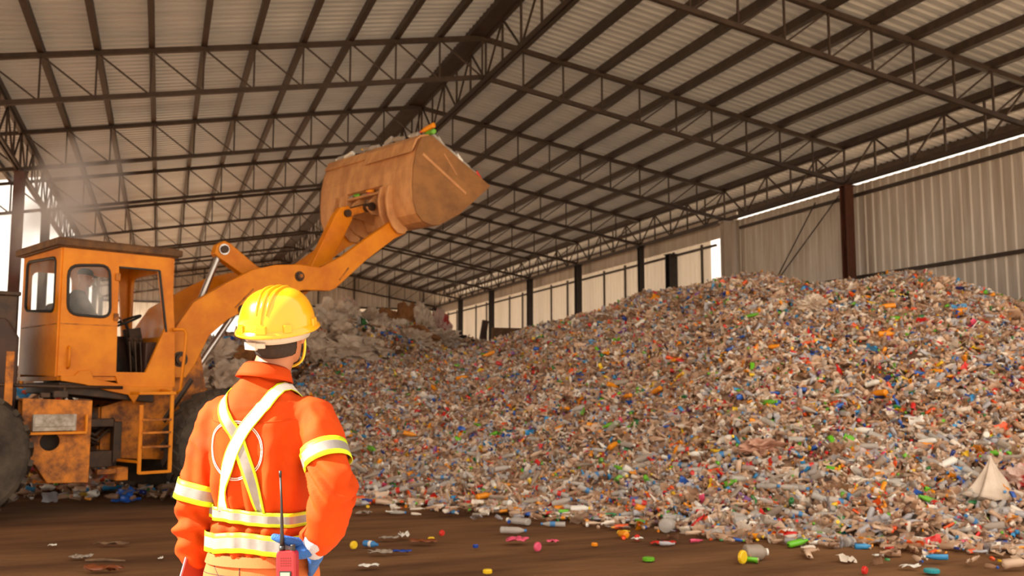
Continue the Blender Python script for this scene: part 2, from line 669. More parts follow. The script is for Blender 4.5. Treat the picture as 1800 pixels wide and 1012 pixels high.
# canopy purlins and half trusses to the outer side
for k in range(11, 17):
    purlin(XR - k * PS, 'purlin under the lean-to roof beside the rust-red post, %s outward' % WORDS[k - 10], 0.10, 0.14, 5.4, 33.4)
for j, yy in enumerate((20.97, 26.97, 32.97)):
    t = empty('canopy_truss', (XL, yy, 0))
    tag(t, ('lean-to roof truss left of the rust-red post, nearest one', 'lean-to roof truss fixed to the rust-red post',
            'lean-to roof truss at the open end of the canopy')[j], 'truss', 'lean-to roof trusses')
    z0, z1 = ZE, ZE - 6.2 * SLOPE
    for nm, dz in (('top_chord', 0), ('bottom_chord', -TD * 0.98)):
        m = MB()
        m.bar((0, 0, z0 + dz), (-6.2, 0, z1 + dz), 0.09, 0.09)
        m.build(nm, M['steel'], t)
    for k in range(1, 7):
        x = -k * PS * 0.97
        z = z0 + x * SLOPE
        m = MB()
        m.bar((x, 0, z), (x, 0, z - TD), 0.05, 0.05, (0, 1, 0))
        m.build('vertical_strut', M['steel'], t)
        m = MB()
        x2 = x + PS * 0.97
        m.bar((x, 0, z), (x2, 0, z0 + x2 * SLOPE - TD), 0.045, 0.045)
        m.build('diagonal_strut', M['steel'], t)

# ---------------------------------------------------------------- columns


def column(x, y, ztop, m_, label, s=0.24, group=None):
    t = MB()
    f = 0.022
    t.box((0, -s / 2 + f / 2, ztop / 2), (s, f, ztop))
    t.box((0, s / 2 - f / 2, ztop / 2), (s, f, ztop))
    t.box((0, 0, ztop / 2), (f * 1.2, s - 2 * f, ztop))
    root = t.build('steel_column', m_)
    root.location = (x, y, 0)
    tag(root, label, 'column', group)
    p = MB()
    p.box((0, 0, 0.012), (s + 0.14, s + 0.14, 0.024))
    for a in (-1, 1):
        for c in (-1, 1):
            p.lathe([(0.018, 0.0), (0.018, 0.05)], (a * (s / 2 + 0.04), c * (s / 2 + 0.04), 0), n=6)
    p.build('base_plate', m_, root)
    h = MB()
    h.box((0, 0, ztop + 0.012), (s + 0.08, s + 0.08, 0.024))
    h.build('head_plate', m_, root)
    return root


ztop = ZE - TD - 0.09
CL = {1: 'rust-brown steel column in front of the metal side wall, rising from the pile', 2: 'grey-brown column beside the bright gap in the side wall',
      3: 'thin-looking dark column, first one beyond the bright gap', 4: 'dark column in the pale side wall, second beyond the bright gap',
      5: 'dark column in the pale side wall, third beyond the bright gap', 6: 'dark column behind the leaning brown post',
      7: 'dark column, last but one before the far corner', 8: 'dark column standing in the far corner of the shed'}
for i in range(0, 9):
    lab = CL.get(i)
    if lab:
        column(XC + 0.02, Y1 + (i - 1) * BAY, ztop, M['rust'] if i == 1 else (M['wall'] if i == 2 else M['darksteel']), lab, 0.26 if i != 3 else 0.2, 'columns along the side wall')
LL = {2: 'rust-red post rising behind the loader hood', 3: 'dark post seen through the exhaust smoke, nearest beyond the rust-red post',
      4: 'dark post seen through the exhaust smoke, second beyond the rust-red post'}
for i in range(2, 9):
    column(XL, Y1 + (i - 1) * BAY, ztop, M['rust'] if i == 2 else M['darksteel'],
           LL.get(i, 'dark post on the open side hidden behind the loader cab, %s from the rust-red post' % WORDS[i - 2]), 0.25, 'posts along the open side')
# an extra dark steel post in the niche of the pale wall
column(XW - 0.05, 31.2, 6.5, M['darksteel'], 'wide dark post set in the pale wall just before the bright gap', 0.34, 'columns along the side wall')

# girts on the metal wall and studs between the pale panels


def girt(y0, y1, z, x, label, s=0.09):
    m = MB()
    m.box((0, (y1 - y0) / 2, 0), (0.07, y1 - y0, s))
    o = m.build('wall_girt', M['steel'])
    o.location = (x, y0, z)
    tag(o, label, 'girt', 'horizontal rails on the side wall')


girt(7.0, 26.6, 4.52, XW - 0.08, 'long horizontal rail halfway up the metal side wall')
girt(7.0, 26.6, 6.80, XW - 0.08, 'long horizontal rail near the top of the metal side wall')
girt(28.2, 63.0, 6.45, XW + 0.02, 'dark rail along the top of the pale wall panels', 0.08)
girt(28.2, 63.0, 3.4, XW + 0.02, 'dark rail low on the pale wall panels', 0.07)
n_ = 0
yy = 29.2
while yy < 62.5:
    if min(abs(yy - (Y1 + i * BAY)) for i in range(9)) > 0.5:
        m = MB()
        m.box((0, 0, 3.3), (0.06, 0.09, 6.6))
        o = m.build('wall_stud', M['steel'])
        o.location = (XW + 0.05, yy, 0)
        tag(o, 'thin dark upright between two pale wall panels', 'stud', 'thin uprights on the pale side wall')
    yy += 2.0
# rail across the far gable
m = MB()
m.box((0, 0, 0), (XW - XL, 0.1, 0.12))
o = m.build('gable_rail', M['steel'])
o.location = ((XW + XL) / 2, YB - 0.14, 6.9)
tag(o, 'dark horizontal rail across the far gable wall', 'rail')
for k in range(0, 9):
    x = XL + 1.2 + k * 2.4
    m = MB()
    m.box((0, 0, 0), (0.08, 0.08, roof_z(x) - 6.95))
    o = m.build('gable_stud', M['steel'])
    o.location = (x, YB - 0.12, (roof_z(x) + 6.95) / 2)
    tag(o, 'thin dark upright on the far gable wall', 'stud', 'uprights on the far gable')
# cross-bracing cables on the metal wall
for k, (a, c) in enumerate((((26.3, 3.6), (21.6, 6.9)), ((26.4, 3.0), (22.6, 6.9)))):
    m = MB()
    m.tube([(XW - 0.135 - 0.02 * k, a[0], a[1]), (XW - 0.135 - 0.02 * k, c[0], c[1])], 0.018, 6)
    o = m.build('brace_cable', M['steel'])
    tag(o, ('slanting thin brace rod on the metal wall, upper of two', 'slanting thin brace rod on the metal wall, lower of two')[k], 'brace')
# ================================================================== THE WHEEL LOADER
# front half (cab, ladder, arms, bucket) and rear half (engine, tank box) meet at the steering hinge
FO, FT = Vector((-0.21, 13.78, 0)), math.radians(24)
RO, RTH = Vector((-2.32, 13.0, 0)), math.radians(15)
LD = empty('wheel_loader', FO, FT)
tag(LD, 'old orange wheel loader lifting a full bucket behind the worker', 'wheel loader')
REAR = Matrix.Rotation(-FT, 4, 'Z') @ Matrix.Translation(RO - FO) @ Matrix.Rotation(RTH, 4, 'Z')   # rear half in loader space


def RB():
    b = MB()
    b.X = REAR
    return b


def side(yl):
    """outline drawn in the vertical plane along the machine"""
    return lambda a, b, d: (a, yl + d, b)


def front(xl):
    return lambda a, b, d: (xl + d, a, b)


# ---- wheels
def tyre_mesh(R=0.72, W=0.5):
    b = MB()
    prof = [(0.36, -W * .40), (0.42, -W * .46), (0.56, -W * .50), (0.64, -W * .49), (0.69, -W * .44), (0.715, -W * .30), (0.72, 0),
            (0.715, W * .30), (0.69, W * .44), (0.64, W * .49), (0.56, W * .50), (0.42, W * .46), (0.36, W * .40)]
    b.lathe([(r * R / 0.72, h) for r, h in prof], (0, 0, 0), (0, 1, 0), 48)
    n = 22
    for i in range(n):                       # chevron lugs
        for s in (-1, 1):
            a = 2 * PI * (i + (0.5 if s > 0 else 0)) / n
            p0 = Vector((math.cos(a) * R, s * 0.02, math.sin(a) * R))
            a2 = a + 0.16
            p1 = Vector((math.cos(a2) * R * 0.985, s * W * 0.47, math.sin(a2) * R * 0.985))
            rad = Vector((math.cos(a + .08), 0, math.sin(a + .08)))
            b.bar(p0, p1, 0.075, 0.05, rad)
    return b


def wheel(x, y, X, nm):
    outer = 1 if y > 0 else -1
    b = tyre_mesh()
    t = b.build('tyre', M['rubber'], LD, smooth=False)
    t.matrix_parent_inverse = Matrix()
    base = (X if X is not None else Matrix()) @ Matrix.Translation((x, y, 0.735))
    t.matrix_local = base
    r = MB()
    yy = outer * 0.21
    r.lathe([(0.37, 0), (0.37, 0.02), (0.33, 0.03), (0.31, -0.06), (0.18, -0.09), (0.16, 0.03), (0.11, 0.06), (0.02, 0.07)], (0, yy, 0), (0, outer, 0), 28)
    r.build('rim', M['orange_dirty'], t, bevel=0)
    h = MB()
    for k in range(10):
        a = 2 * PI * k / 10
        h.lathe([(0.018, -0.06), (0.018, -0.02)], (0.24 * math.cos(a), yy, 0.24 * math.sin(a)), (0, outer, 0), 6)
    h.build('wheel_nuts', M['grease'], t)
    return t


for y in (-1.0, 1.0):
    wheel(0.65, y, None, 'front')
for y in (-0.95, 0.95):
    wheel(0.0, y, REAR, 'rear')

# ---- frames, axles, hinge
b = MB()
b.plate([(-0.75, 0.62), (0.2, 0.55), (1.15, 0.62), (1.2, 1.0), (0.62, 1.5), (0.5, 2.15), (0.05, 2.15), (-0.1, 1.45), (-0.75, 1.25)], [], side(-0.52), 0.05)
b.plate([(-0.75, 0.62), (0.2, 0.55), (1.15, 0.62), (1.2, 1.0), (0.62, 1.5), (0.5, 2.15), (0.05, 2.15), (-0.1, 1.45), (-0.75, 1.25)], [], side(0.52), 0.05)
b.box((0.2, 0, 0.72), (1.7, 1.0, 0.12))
b.box((-0.72, 0, 0.95), (0.1, 1.0, 0.6))
b.box((0.55, 0, 1.3), (0.9, 1.0, 0.08))
fr = b.build('front_frame', M['orange_dirty'], LD, bevel=0.012)
b = MB()
b.tube([(0.65, -0.85, 0.735), (0.65, 0.85, 0.735)], 0.13, 16)
b.lathe([(0.10, -0.27), (0.24, -0.16), (0.29, 0), (0.24, 0.16), (0.10, 0.27)], (0.65, 0, 0.735), (0, 1, 0), 20)
b.build('front_axle', M['grease'], LD, smooth=False)
b = RB()
b.box((-0.2, -0.36, 0.95), (2.1, 0.07, 0.42))
b.box((-0.2, 0.36, 0.95), (2.1, 0.07, 0.42))
b.box((-0.2, 0, 0.8), (2.1, 0.7, 0.08))
b.box((0.72, 0, 1.05), (0.14, 0.75, 0.6))
b.build('rear_frame', M['grease'], LD, bevel=0.012)
b = RB()
b.tube([(0, -0.8, 0.735), (0, 0.8, 0.735)], 0.13, 16)
b.lathe([(0.10, -0.27), (0.24, -0.16), (0.29, 0), (0.24, 0.16), (0.10, 0.27)], (0, 0, 0.735), (0, 1, 0), 20)
b.build('rear_axle', M['grease'], LD)
b = MB()
b.tube([(-1.22, 0, 0.6), (-1.22, 0, 1.35)], 0.09, 16)
for z in (0.68, 1.25):
    b.box((-1.0, 0, z), (0.55, 0.36, 0.07))
b.tube([(-1.9, 0.0, 0.86), (-0.55, 0, 0.84)], 0.06, 12)
b.build('steering_hinge', M['grease'], LD)
for k, (yy, z0, z1) in enumerate(((-0.62, 1.02, 0.98), (0.62, 1.02, 0.98))):
    b = MB()
    b.tube([(-1.55, yy * .8, z0), (-1.0, yy * .85, (z0 + z1) / 2)], 0.055, 14)
    b.tube([(-1.0, yy * .85, (z0 + z1) / 2), (-0.65, yy * .85, z1)], 0.028, 12)
    b.lathe([(0.06, -0.05), (0.06, 0.05)], (-0.63, yy * .85, z1), (0, 0, 1), 14)
    b.build('steering_cylinder', M['grease'], LD, smooth=False)
rnd = random.Random(3)
for k in range(9):
    b = MB()
    y0 = -0.62 + 0.07 * k
    z0 = 0.72 + 0.62 * rnd.random()
    z1 = 0.72 + 0.62 * rnd.random()
    b.tube([(-1.35, y0, z0), (-1.12, y0 - 0.08, z0 + 0.1), (-0.85, y0 - 0.06, (z0 + z1) / 2 - 0.12), (-0.6, y0, z1)], 0.022 + 0.008 * (k % 2), 8)
    b.build('hydraulic_hose', M['grease'], LD, smooth=True)
b = MB()
b.box((-0.92, -0.62, 0.62), (0.5, 0.24, 0.2))
b.box((-0.85, -0.68, 1.06), (0.36, 0.16, 0.1))
b.box((-0.62, -0.7, 0.82), (0.1, 0.12, 0.5))
b.build('valve_block', M['grease'], LD, bevel=0.01)
b = MB()
b.box((-0.72, -0.85, 0.475), (0.36, 0.08, 0.06))
b.box((-0.6, -0.75, 0.44), (0.14, 0.3, 0.16))
b.build('step_bracket', M['orange_dirty'], LD, bevel=0.008)

# ---- engine hood, tank box and post on the rear half
b = RB()
pr = [(-1.7, 1.15), (0.60, 1.15), (0.60, 2.08), (0.46, 2.3), (-1.55, 2.22), (-1.7, 2.0)]
b.plate(pr, [], side(0), 1.24)
hood = b.build('engine_hood', M['brown_metal'], LD, bevel=0.03)
b = RB()
b.box((0.36, -0.1, 2.36), (0.42, 0.9, 0.44))
b.box((0.36, -0.1, 2.6), (0.48, 0.96, 0.05))
b.tube([(0.18, -0.36, 2.55), (0.18, -0.36, 2.86)], 0.055, 14)
b.lathe([(0.1, 0), (0.12, 0.03), (0.12, 0.14), (0.07, 0.19)], (0.18, -0.36, 2.86), (0, 0, 1), 18)
b.build('air_cleaner', M['grease'], hood, bevel=0.012)
b = RB()
b.box((-0.55, -0.625, 1.75), (1.3, 0.02, 0.05))
b.build('hood_rib', M['brown_metal'], hood)
b = RB()
b.tube([(-0.75, 0.25, 2.2), (-0.75, 0.25, 3.0), (-0.85, 0.25, 3.12)], 0.06, 16)
b.build('exhaust_pipe', M['grease'], LD, smooth=True)
b = RB()
prof = [(0.62, 1.365), (1.37, 1.335), (1.365, 0.372), (0.92, 0.39), (0.78, 0.60), (0.62, 0.75)]
circ = [(0.925 + 0.105 * math.cos(a), 0.865 + 0.105 * math.sin(a)) for a in np.linspace(0, 2 * PI, 25)[:-1]]
b.plate(prof, [circ], side(-0.95), 0.03)
b.plate(prof, [], side(-0.65), 0.03)
b.plate([(0.62, 1.365), (1.37, 1.335), (1.37, 1.30), (0.62, 1.33)], [], side(-0.80), 0.29)
b.box((1.355, -0.80, 0.86), (0.025, 0.27, 0.94))
tank = b.build('tank_box', M['orange_dirty'], LD, bevel=0.008)
b = RB()
b.box((0.925, -0.72, 0.865), (0.26, 0.02, 0.26))
b.build('hole_liner', M['grease'], tank)
b = RB()
b.box((0.99, -1.0, 0.965), (0.62, 0.16, 0.03))
b.box((1.30, -0.99, 1.07), (0.025, 0.12, 0.2))
b.build('shelf', M['orange_paint'], tank, bevel=0.004)
b = RB()
b.box((0.955, -1.005, 1.085), (0.46, 0.1, 0.19))
b.box((0.955, -1.062, 1.10), (0.43, 0.008, 0.12))
b.build('battery_case', M['whitebox'], tank, bevel=0.012)
b = RB()
b.box((1.02, -0.9, 1.41), (0.16, 0.14, 0.08))
b.box((0.86, -0.9, 1.40), (0.1, 0.1, 0.06))
b.build('filler_cap', M['grease'], tank, bevel=0.01)
b = RB()
b.box((0.47, -0.95, 1.59), (0.085, 0.03, 0.62))
b.build('fender_post', M['orange_dirty'], LD, bevel=0.006)
b = RB()
b.tube([(0.1, -0.9, 1.53), (1.0, -0.9, 1.50), (1.75, -0.75, 1.49)], 0.02, 10)
b.tube([(1.07, -0.9, 1.50), (1.07, -0.9, 1.36)], 0.02, 10)
b.build('guard_rail', M['grease'], LD, smooth=True)

# ---- cab
CZ0, CZ1 = 1.63, 3.19
cab_r = MB()
sidehole = rquad([(-1.31, 2.365), (-0.80, 2.345), (-0.835, 3.0), (-1.325, 2.955)], 0.13)
door = [(-0.70, 1.68), (-0.72, 2.985), (-0.215, 2.985), (-0.10, 2.25), (-0.33, 1.68)]
out_ = [(-1.39, CZ0), (-1.39, CZ1), (-0.05, CZ1), (0.03, 2.2), (0.06, 1.50), (-0.66, 1.50), (-0.70, CZ0)]
cab_r.plate(out_, [sidehole, door], side(-0.80), 0.045)
h1 = rquad([(-1.30, 2.3), (-0.78, 2.3), (-0.80, 3.0), (-1.31, 3.0)], 0.1)
h2 = rquad([(-0.66, 2.12), (-0.10, 2.12), (-0.18, 3.0), (-0.66, 3.0)], 0.1)
cab_r.plate(out_[:5] + [(-0.66, 1.50), (-0.70, CZ0)], [h1, h2], side(0.545), 0.045)
rw = rquad([(-0.665, 2.40), (0.385, 2.47), (0.40, 3.10), (-0.655, 3.06)], 0.10)
cab_r.plate([(-0.80, 1.62), (0.545, 1.66), (0.545, 3.22), (-0.80, 3.19)], [rw], front(-1.39), 0.045)
fh = rquad([(-0.70, 2.15), (0.45, 2.15), (0.45, 3.0), (-0.70, 3.0)], 0.1)
cab_r.plate([(-0.80, 1.50), (0.545, 1.50), (0.545, 3.19), (-0.80, 3.19)], [fh], front(-0.02), 0.045)
cab_r.box((-0.68, -0.13, 1.60), (1.4, 1.32, 0.05))
cab = cab_r.build('cab', M['orange_paint'], LD, bevel=0.006)
b = MB()
b.box((-0.71, -0.13, 3.225), (1.58, 1.50, 0.085))
b.box((-0.71, -0.13, 3.275), (1.50, 1.40, 0.03))
b.box((-0.71, -0.13, 3.18), (1.50, 1.42, 0.03))
b.build('cab_roof', M['roof_cap'], cab, bevel=0.02)


def pane(name, outline, fn, hole_outline=None):
    g = MB()
    g.plate(outline, [], fn, 0.006)
    p = g.build(name, M['glass'], cab)
    return p


def gasket(outline, fn3):
    t = MB()
    pts = [fn3(a, c, 0) for a, c in outline]
    pts.append(pts[0])
    pts.append(pts[1])
    t.tube(pts, 0.018, 6)
    return t.build('window_rubber', M['gasket'], cab)


pane('side_glass', sidehole, side(-0.80))
gasket(sidehole, side(-0.822))
pane('rear_glass', rw, front(-1.39))
gasket(rw, front(-1.412))
pane('far_side_glass', h1, side(0.545))
pane('far_door_glass', h2, side(0.545))
pane('windscreen', fh, front(-0.02))
b = MB()
b.bar((-0.205, -0.825, 2.985), (-0.085, -0.825, 2.2), 0.02, 0.03)
b.bar((-0.72, -0.825, 2.985), (-0.205, -0.825, 2.985), 0.02, 0.02)
b.build('door_seal', M['gasket'], cab)
b = MB()
for x in (-1.28,):
    b.tube([(x, -0.82, 1.72), (x, -0.87, 1.74), (x, -0.87, 1.96), (x, -0.82, 1.98)], 0.014, 8)
b.build('grab_handle', M['orange_paint'], cab, smooth=True)
b = MB()
b.box((-1.05, -0.824, 2.25), (0.68, 0.006, 0.012))
b.box((-1.414, -0.13, 2.25), (0.006, 1.32, 0.012))
b.build('panel_seam', M['orange_dirty'], cab)
b = MB()
for z in (2.36, 2.86):
    b.box((-0.735, -0.835, z), (0.06, 0.03, 0.09))
b.build('door_hinge', M['orange_dirty'], cab, bevel=0.006)
b = MB()
b.plate([(-1.36, 1.63), (-1.2, 1.63), (-1.15, 1.69), (-1.02, 1.70), (-0.98, 1.60), (-0.5, 1.50), (0.02, 1.50), (0.02, 1.42), (-0.4, 1.42), (-0.47, 1.29), (-0.55, 1.40), (-0.8, 1.45), (-1.1, 1.53), (-1.36, 1.57)],
        [], side(-0.84), 0.03)
b.build('cab_skirt', M['orange_paint'], cab, bevel=0.008)
b = MB()
b.plate([(-1.36, 1.55), (-1.15, 1.55), (-1.12, 1.69), (-1.02, 1.69), (-0.98, 1.5), (-0.2, 1.4), (-0.2, 1.30), (-1.36, 1.42)], [], side(-0.2), 1.2)
b.build('cab_mount', M['grease'], cab, bevel=0.01)
# seat, wheel and levers inside
b = MB()
b.box((-0.95, -0.1, 1.98), (0.48, 0.5, 0.14))
b.box((-1.2, -0.1, 2.28), (0.12, 0.48, 0.55))
b.box((-0.95, -0.1, 1.77), (0.3, 0.3, 0.3))
b.build('operator_seat', M['gasket'], cab, bevel=0.04)
b = MB()
b.tube([(-0.14, -0.1, 1.62), (-0.30, -0.1, 2.26)], 0.045, 12)
b.box((-0.2, -0.1, 2.1), (0.16, 0.2, 0.34), Matrix.Rotation(-0.22, 3, 'Y'))
st = b.build('steering_column', M['grease'], cab)
b = MB()
c0 = Vector((-0.33, -0.1, 2.36))
ax = Vector((-0.42, 0, 0.9)).normalized()
u = Vector((0, 1, 0))
v_ = ax.cross(u)
b.tube([c0 + (u * math.cos(a) + v_ * math.sin(a)) * 0.21 for a in np.linspace(0, 2 * PI, 33)], 0.016, 8)
for a in (0, 2.1, 4.2):
    b.tube([c0 - ax * 0.03, c0 + (u * math.cos(a) + v_ * math.sin(a)) * 0.21], 0.011, 6)
b.tube([c0 - ax * 0.14, c0], 0.02, 8)
b.build('steering_wheel', M['gasket'], st, smooth=True)
for k in range(3):
    b = MB()
    x = -0.40 + 0.07 * k
    b.tube([(x, -0.55, 1.64), (x - 0.04, -0.55, 2.08)], 0.012, 8)
    b.lathe([(0.008, -0.03), (0.028, 0), (0.008, 0.03)], (x - 0.04, -0.55, 2.1), (0, 0, 1), 12)
    b.build('control_lever', M['grease'], cab)
b = MB()
b.box((-0.33, 0.25, 1.9), (0.4, 0.3, 0.55))
b.box((-0.16, -0.48, 1.85), (0.2, 0.3, 0.45))
b.build('dash_box', M['brown_metal'], cab, bevel=0.02)
b = MB()
b.tube([(-0.66, 0.5, 2.95), (-0.66, 0.48, 2.7), (-0.64, 0.47, 2.55)], 0.03, 8)
b.build('red_pennant', mat('faded_red_cloth', rgb(168, 40, 40), 0.8), cab)

# ---- ladder and handrail
lad = MB()
for x in (-0.56, -0.18):
    lad.bar((x, -1.28, 0.46), (x, -1.28, 1.43 if x > -0.3 else 1.28), 0.045, 0.03, (0, 1, 0))
lad.box((-0.37, -1.16, 1.42), (0.46, 0.30, 0.035))
lad.box((-0.37, -1.28, 0.47), (0.40, 0.05, 0.035))
lad.bar((-0.18, -1.28, 1.43), (-0.12, -0.82, 1.46), 0.05, 0.03)
lad.bar((-0.56, -1.26, 0.6), (-0.6, -0.75, 0.6), 0.05, 0.03)
la = lad.build('ladder', M['orange_paint'], LD, bevel=0.006)
for z in (0.775, 0.945, 1.10):
    b = MB()
    b.box((-0.37, -1.27, z), (0.36, 0.09, 0.025))
    b.build('rung', M['orange_dirty'], la, bevel=0.004)
b = MB()
b.tube([(-0.02, -0.88, 2.235), (0.11, -0.9, 2.24), (0.15, -0.9, 2.20), (0.15, -0.9, 2.08), (0.10, -0.9, 1.46), (0.06, -0.86, 1.42)], 0.02, 10)
b.build('handrail', M['orange_paint'], LD, smooth=True)

# ---- lift arms
ARM = [(0.02, 1.62), (-0.02, 1.85), (0.05, 2.2), (0.33, 2.62), (0.836, 2.94), (1.175, 3.126), (1.53, 3.231), (1.90, 3.273), (2.287, 3.266), (2.684, 3.475),
       (3.097, 3.782), (3.60, 4.13), (3.80, 4.17), (3.93, 4.06), (3.86, 3.95), (3.644, 3.843), (3.103, 3.445), (2.693, 3.085), (2.56, 2.97), (2.45, 2.925), (2.006, 2.905),
       (1.544, 2.75), (1.192, 2.607), (0.854, 2.43), (0.572, 2.185), (0.385, 1.799), (0.26, 1.62)]
for y in (-0.65, 0.65):
    b = MB()
    b.plate(ARM, [], side(y), 0.11)
    arm = b.build('lift_arm', M['orange_paint'], LD, bevel=0.012)
    s = 1 if y > 0 else -1
    for (x, z, r) in ((0.17, 1.86, 0.075), (1.05, 2.56, 0.055), (1.93, 3.10, 0.055), (3.74, 4.03, 0.065)):
        b = MB()
        b.lathe([(r * 1.35, 0.0), (r * 1.35, 0.018), (r, 0.02), (r, 0.055), (r * .5, 0.06)], (x, y + s * 0.05, z), (0, s, 0), 20)
        b.lathe([(r * 1.2, 0.0), (r * 1.2, 0.03)], (x, y - s * 0.05, z), (0, -s, 0), 20)
        b.build('pivot_pin', M['grease'], arm)
        b = MB()
        b.lathe([(r * .55, 0.05), (r * .55, 0.068)], (x, y + s * 0.05, z), (0, s, 0), 6)
        b.build('pin_bolt', M['orange_dirty'], arm)
    for a_, c_ in (((1.2, 2.86), (0.93, 2.58)), ((2.78, 3.3), (2.62, 3.1))):
        b = MB()
        b.bar((a_[0], y + s * 0.057, a_[1]), (c_[0], y + s * 0.057, c_[1]), 0.014, 0.02)
        b.build('weld_bead', M['orange_dirty'], arm)
b = MB()
b.tube([(2.25, -0.62, 3.05), (2.25, 0.62, 3.05)], 0.13, 18)
b.plate([(1.75, 2.95), (2.1, 3.2), (2.2, 3.0), (2.0, 2.85)], [], side(-0.14), 0.04)
b.plate([(1.75, 2.95), (2.1, 3.2), (2.2, 3.0), (2.0, 2.85)], [], side(0.14), 0.04)
b.build('cross_tube', M['orange_dirty'], LD, bevel=0.008)
# tilt lever with its cylinder and link
BEL = [(0.93, 3.40), (0.96, 3.53), (1.07, 3.60), (1.17, 3.57), (1.60, 3.28), (2.1, 3.12), (2.5, 3.32), (2.95, 4.22), (3.05, 4.36), (3.2, 4.40), (3.29, 4.30), (3.27, 4.18),
       (2.80, 3.28), (2.45, 2.92), (2.05, 2.80), (1.75, 2.88), (1.40, 3.12), (1.0, 3.34)]
b = MB()
b.plate(BEL, [], side(0), 0.15)
bel = b.build('tilt_lever', M['orange_paint'], LD, bevel=0.015)
for (x, z, r) in ((1.06, 3.47, 0.055), (2.0, 3.0, 0.08), (3.16, 4.27, 0.06)):
    b = MB()
    b.lathe([(r, -0.13), (r, 0.13)], (x, 0, z), (0, 1, 0), 18)
    b.build('lever_pin', M['grease'], bel)
b = MB()
b.tube([(1.05, -0.0, 3.46), (0.73, -0.0, 2.62)], 0.045, 16)
b.lathe([(0.08, -0.1), (0.08, 0.1)], (1.06, 0, 3.47), (0, 1, 0), 16)
b.build('tilt_cylinder_rod', M['chrome'], LD, smooth=False)
b = MB()
b.tube([(0.75, 0, 2.67), (0.71, 0, 2.56), (0.42, 0, 1.8)], [0.085, 0.08, 0.08], 16)
b.build('tilt_cylinder', M['orange_dirty'], LD)
for y in (-0.48, 0.48):
    b = MB()
    b.tube([(1.05, y, 2.54), (0.36, y, 1.52)], 0.042, 16)
    b.lathe([(0.075, -0.06), (0.075, 0.06)], (1.06, y, 2.55), (0, 1, 0), 16)
    b.build('lift_cylinder_rod', M['chrome'], LD)
    b = MB()
    b.tube([(0.42, y, 1.60), (0.05, y, 1.05)], 0.075, 16)
    b.build('lift_cylinder', M['grease'], LD)
b = MB()
for y in (-0.11, 0.11):
    b.bar((3.16, y, 4.27), (3.52, y, 4.40), 0.035, 0.12)
b.build('tilt_link', M['orange_dirty'], LD, bevel=0.008)

# ---- bucket
BW = 1.28
BACK = [(3.92, 5.45), (3.84, 5.44), (3.70, 5.39), (3.60, 5.16), (3.545, 4.9), (3.53, 4.6), (3.55, 4.35), (3.62, 4.17), (3.74, 4.06), (3.90, 4.02), (4.08, 4.04), (4.5, 4.27), (4.85, 4.56), (5.15, 4.82)]
REC = [(3.92, 5.45), (3.84, 5.44), (3.70, 5.39), (3.60, 5.16), (3.545, 4.9), (3.535, 4.72), (3.72, 4.66), (3.84, 4.5), (3.88, 4.3), (3.95, 4.12), (4.08, 4.04), (4.5, 4.27), (4.85, 4.56), (5.15, 4.82)]
MID = (4.35, 4.95)


def offset_in(p, t):
    out = []
    for i, q in enumerate(p):
        a = Vector(p[max(i - 1, 0)])
        c = Vector(p[min(i + 1, len(p) - 1)])
        d = (c - a).normalized()
        n = Vector((d.y, -d.x))
        if n.dot(Vector(MID) - Vector(q)) < 0:
            n = -n
        out.append(tuple(Vector(q) + n * t))
    return out


def shell(prof, y0, y1, t=0.03):
    inn = offset_in(prof, t)
    ring = list(prof) + inn[::-1]
    return [[(x, y, z) for x, z in ring] for y in (y0, y1)]


b = MB()
for p, y0, y1 in ((BACK, -BW, -0.5), (REC, -0.5, 0.5), (BACK, 0.5, BW)):
    b.loft(shell(p, y0, y1))
for y in (-0.5, 0.5):     # walls that close the sides of the recess
    b.plate([(3.535, 4.72), (3.72, 4.66), (3.84, 4.5), (3.88, 4.3), (3.95, 4.12), (4.08, 4.04), (3.90, 4.02), (3.74, 4.06), (3.62, 4.17), (3.55, 4.35), (3.53, 4.6)], [], side(y), 0.03)
bk = b.build('bucket', M['bucket'], LD, bevel=0.006)
SIDE = [(3.92, 5.45), (3.84, 5.44), (3.70, 5.39), (3.60, 5.16), (3.545, 4.9), (3.53, 4.6), (3.55, 4.35), (3.62, 4.17), (3.74, 4.06), (3.90, 4.02), (4.08, 4.04), (4.5, 4.27), (4.85, 4.56), (5.17, 4.83)]
for y in (-BW, BW):
    b = MB()
    b.plate(SIDE, [], side(y), 0.035)
    s = -1 if y < 0 else 1
    sp = b.build('bucket_side', M['bucket_side'], bk, bevel=0.006)
    b = MB()
    b.bar((3.72, y + s * 0.022, 5.12), (4.62, y + s * 0.022, 4.62), 0.012, 0.045)
    b.bar((4.15, y + s * 0.022, 5.2), (4.42, y + s * 0.022, 4.9), 0.01, 0.02)
    b.build('side_bar', M['bucket'], sp)  # paler slanting bars across the side plate
b = MB()
b.plate([(3.66, 5.36), (3.55, 5.16), (3.52, 5.13), (3.60, 5.34), (3.70, 5.43), (3.86, 5.475), (3.92, 5.46)], [], side(-0.62), 1.28)
b.plate([(3.70, 5.385), (3.62, 5.25), (3.60, 5.26), (3.68, 5.41), (3.86, 5.465), (3.92, 5.455)], [], side(0.66), 1.24)
b.build('spill_guard', M['bucket'], bk, bevel=0.006)
b = MB()
b.bar((5.06, -BW, 4.75), (5.06, BW, 4.75), 0.16, 0.035, (0.6, 0, -0.8))
b.build('cutting_edge', M['bucket_side'], bk, bevel=0.004)
for y in (-0.75, -0.55, 0.55, 0.75):
    b = MB()
    b.plate([(3.55, 4.72), (3.46, 4.66), (3.42, 4.45), (3.46, 4.2), (3.56, 4.02), (3.66, 3.93), (3.78, 3.93), (3.86, 4.0), (3.80, 4.06), (3.66, 4.16), (3.58, 4.34), (3.55, 4.6)], [], side(y), 0.05)
    b.build('hinge_bracket', M['bucket'], bk, bevel=0.012)
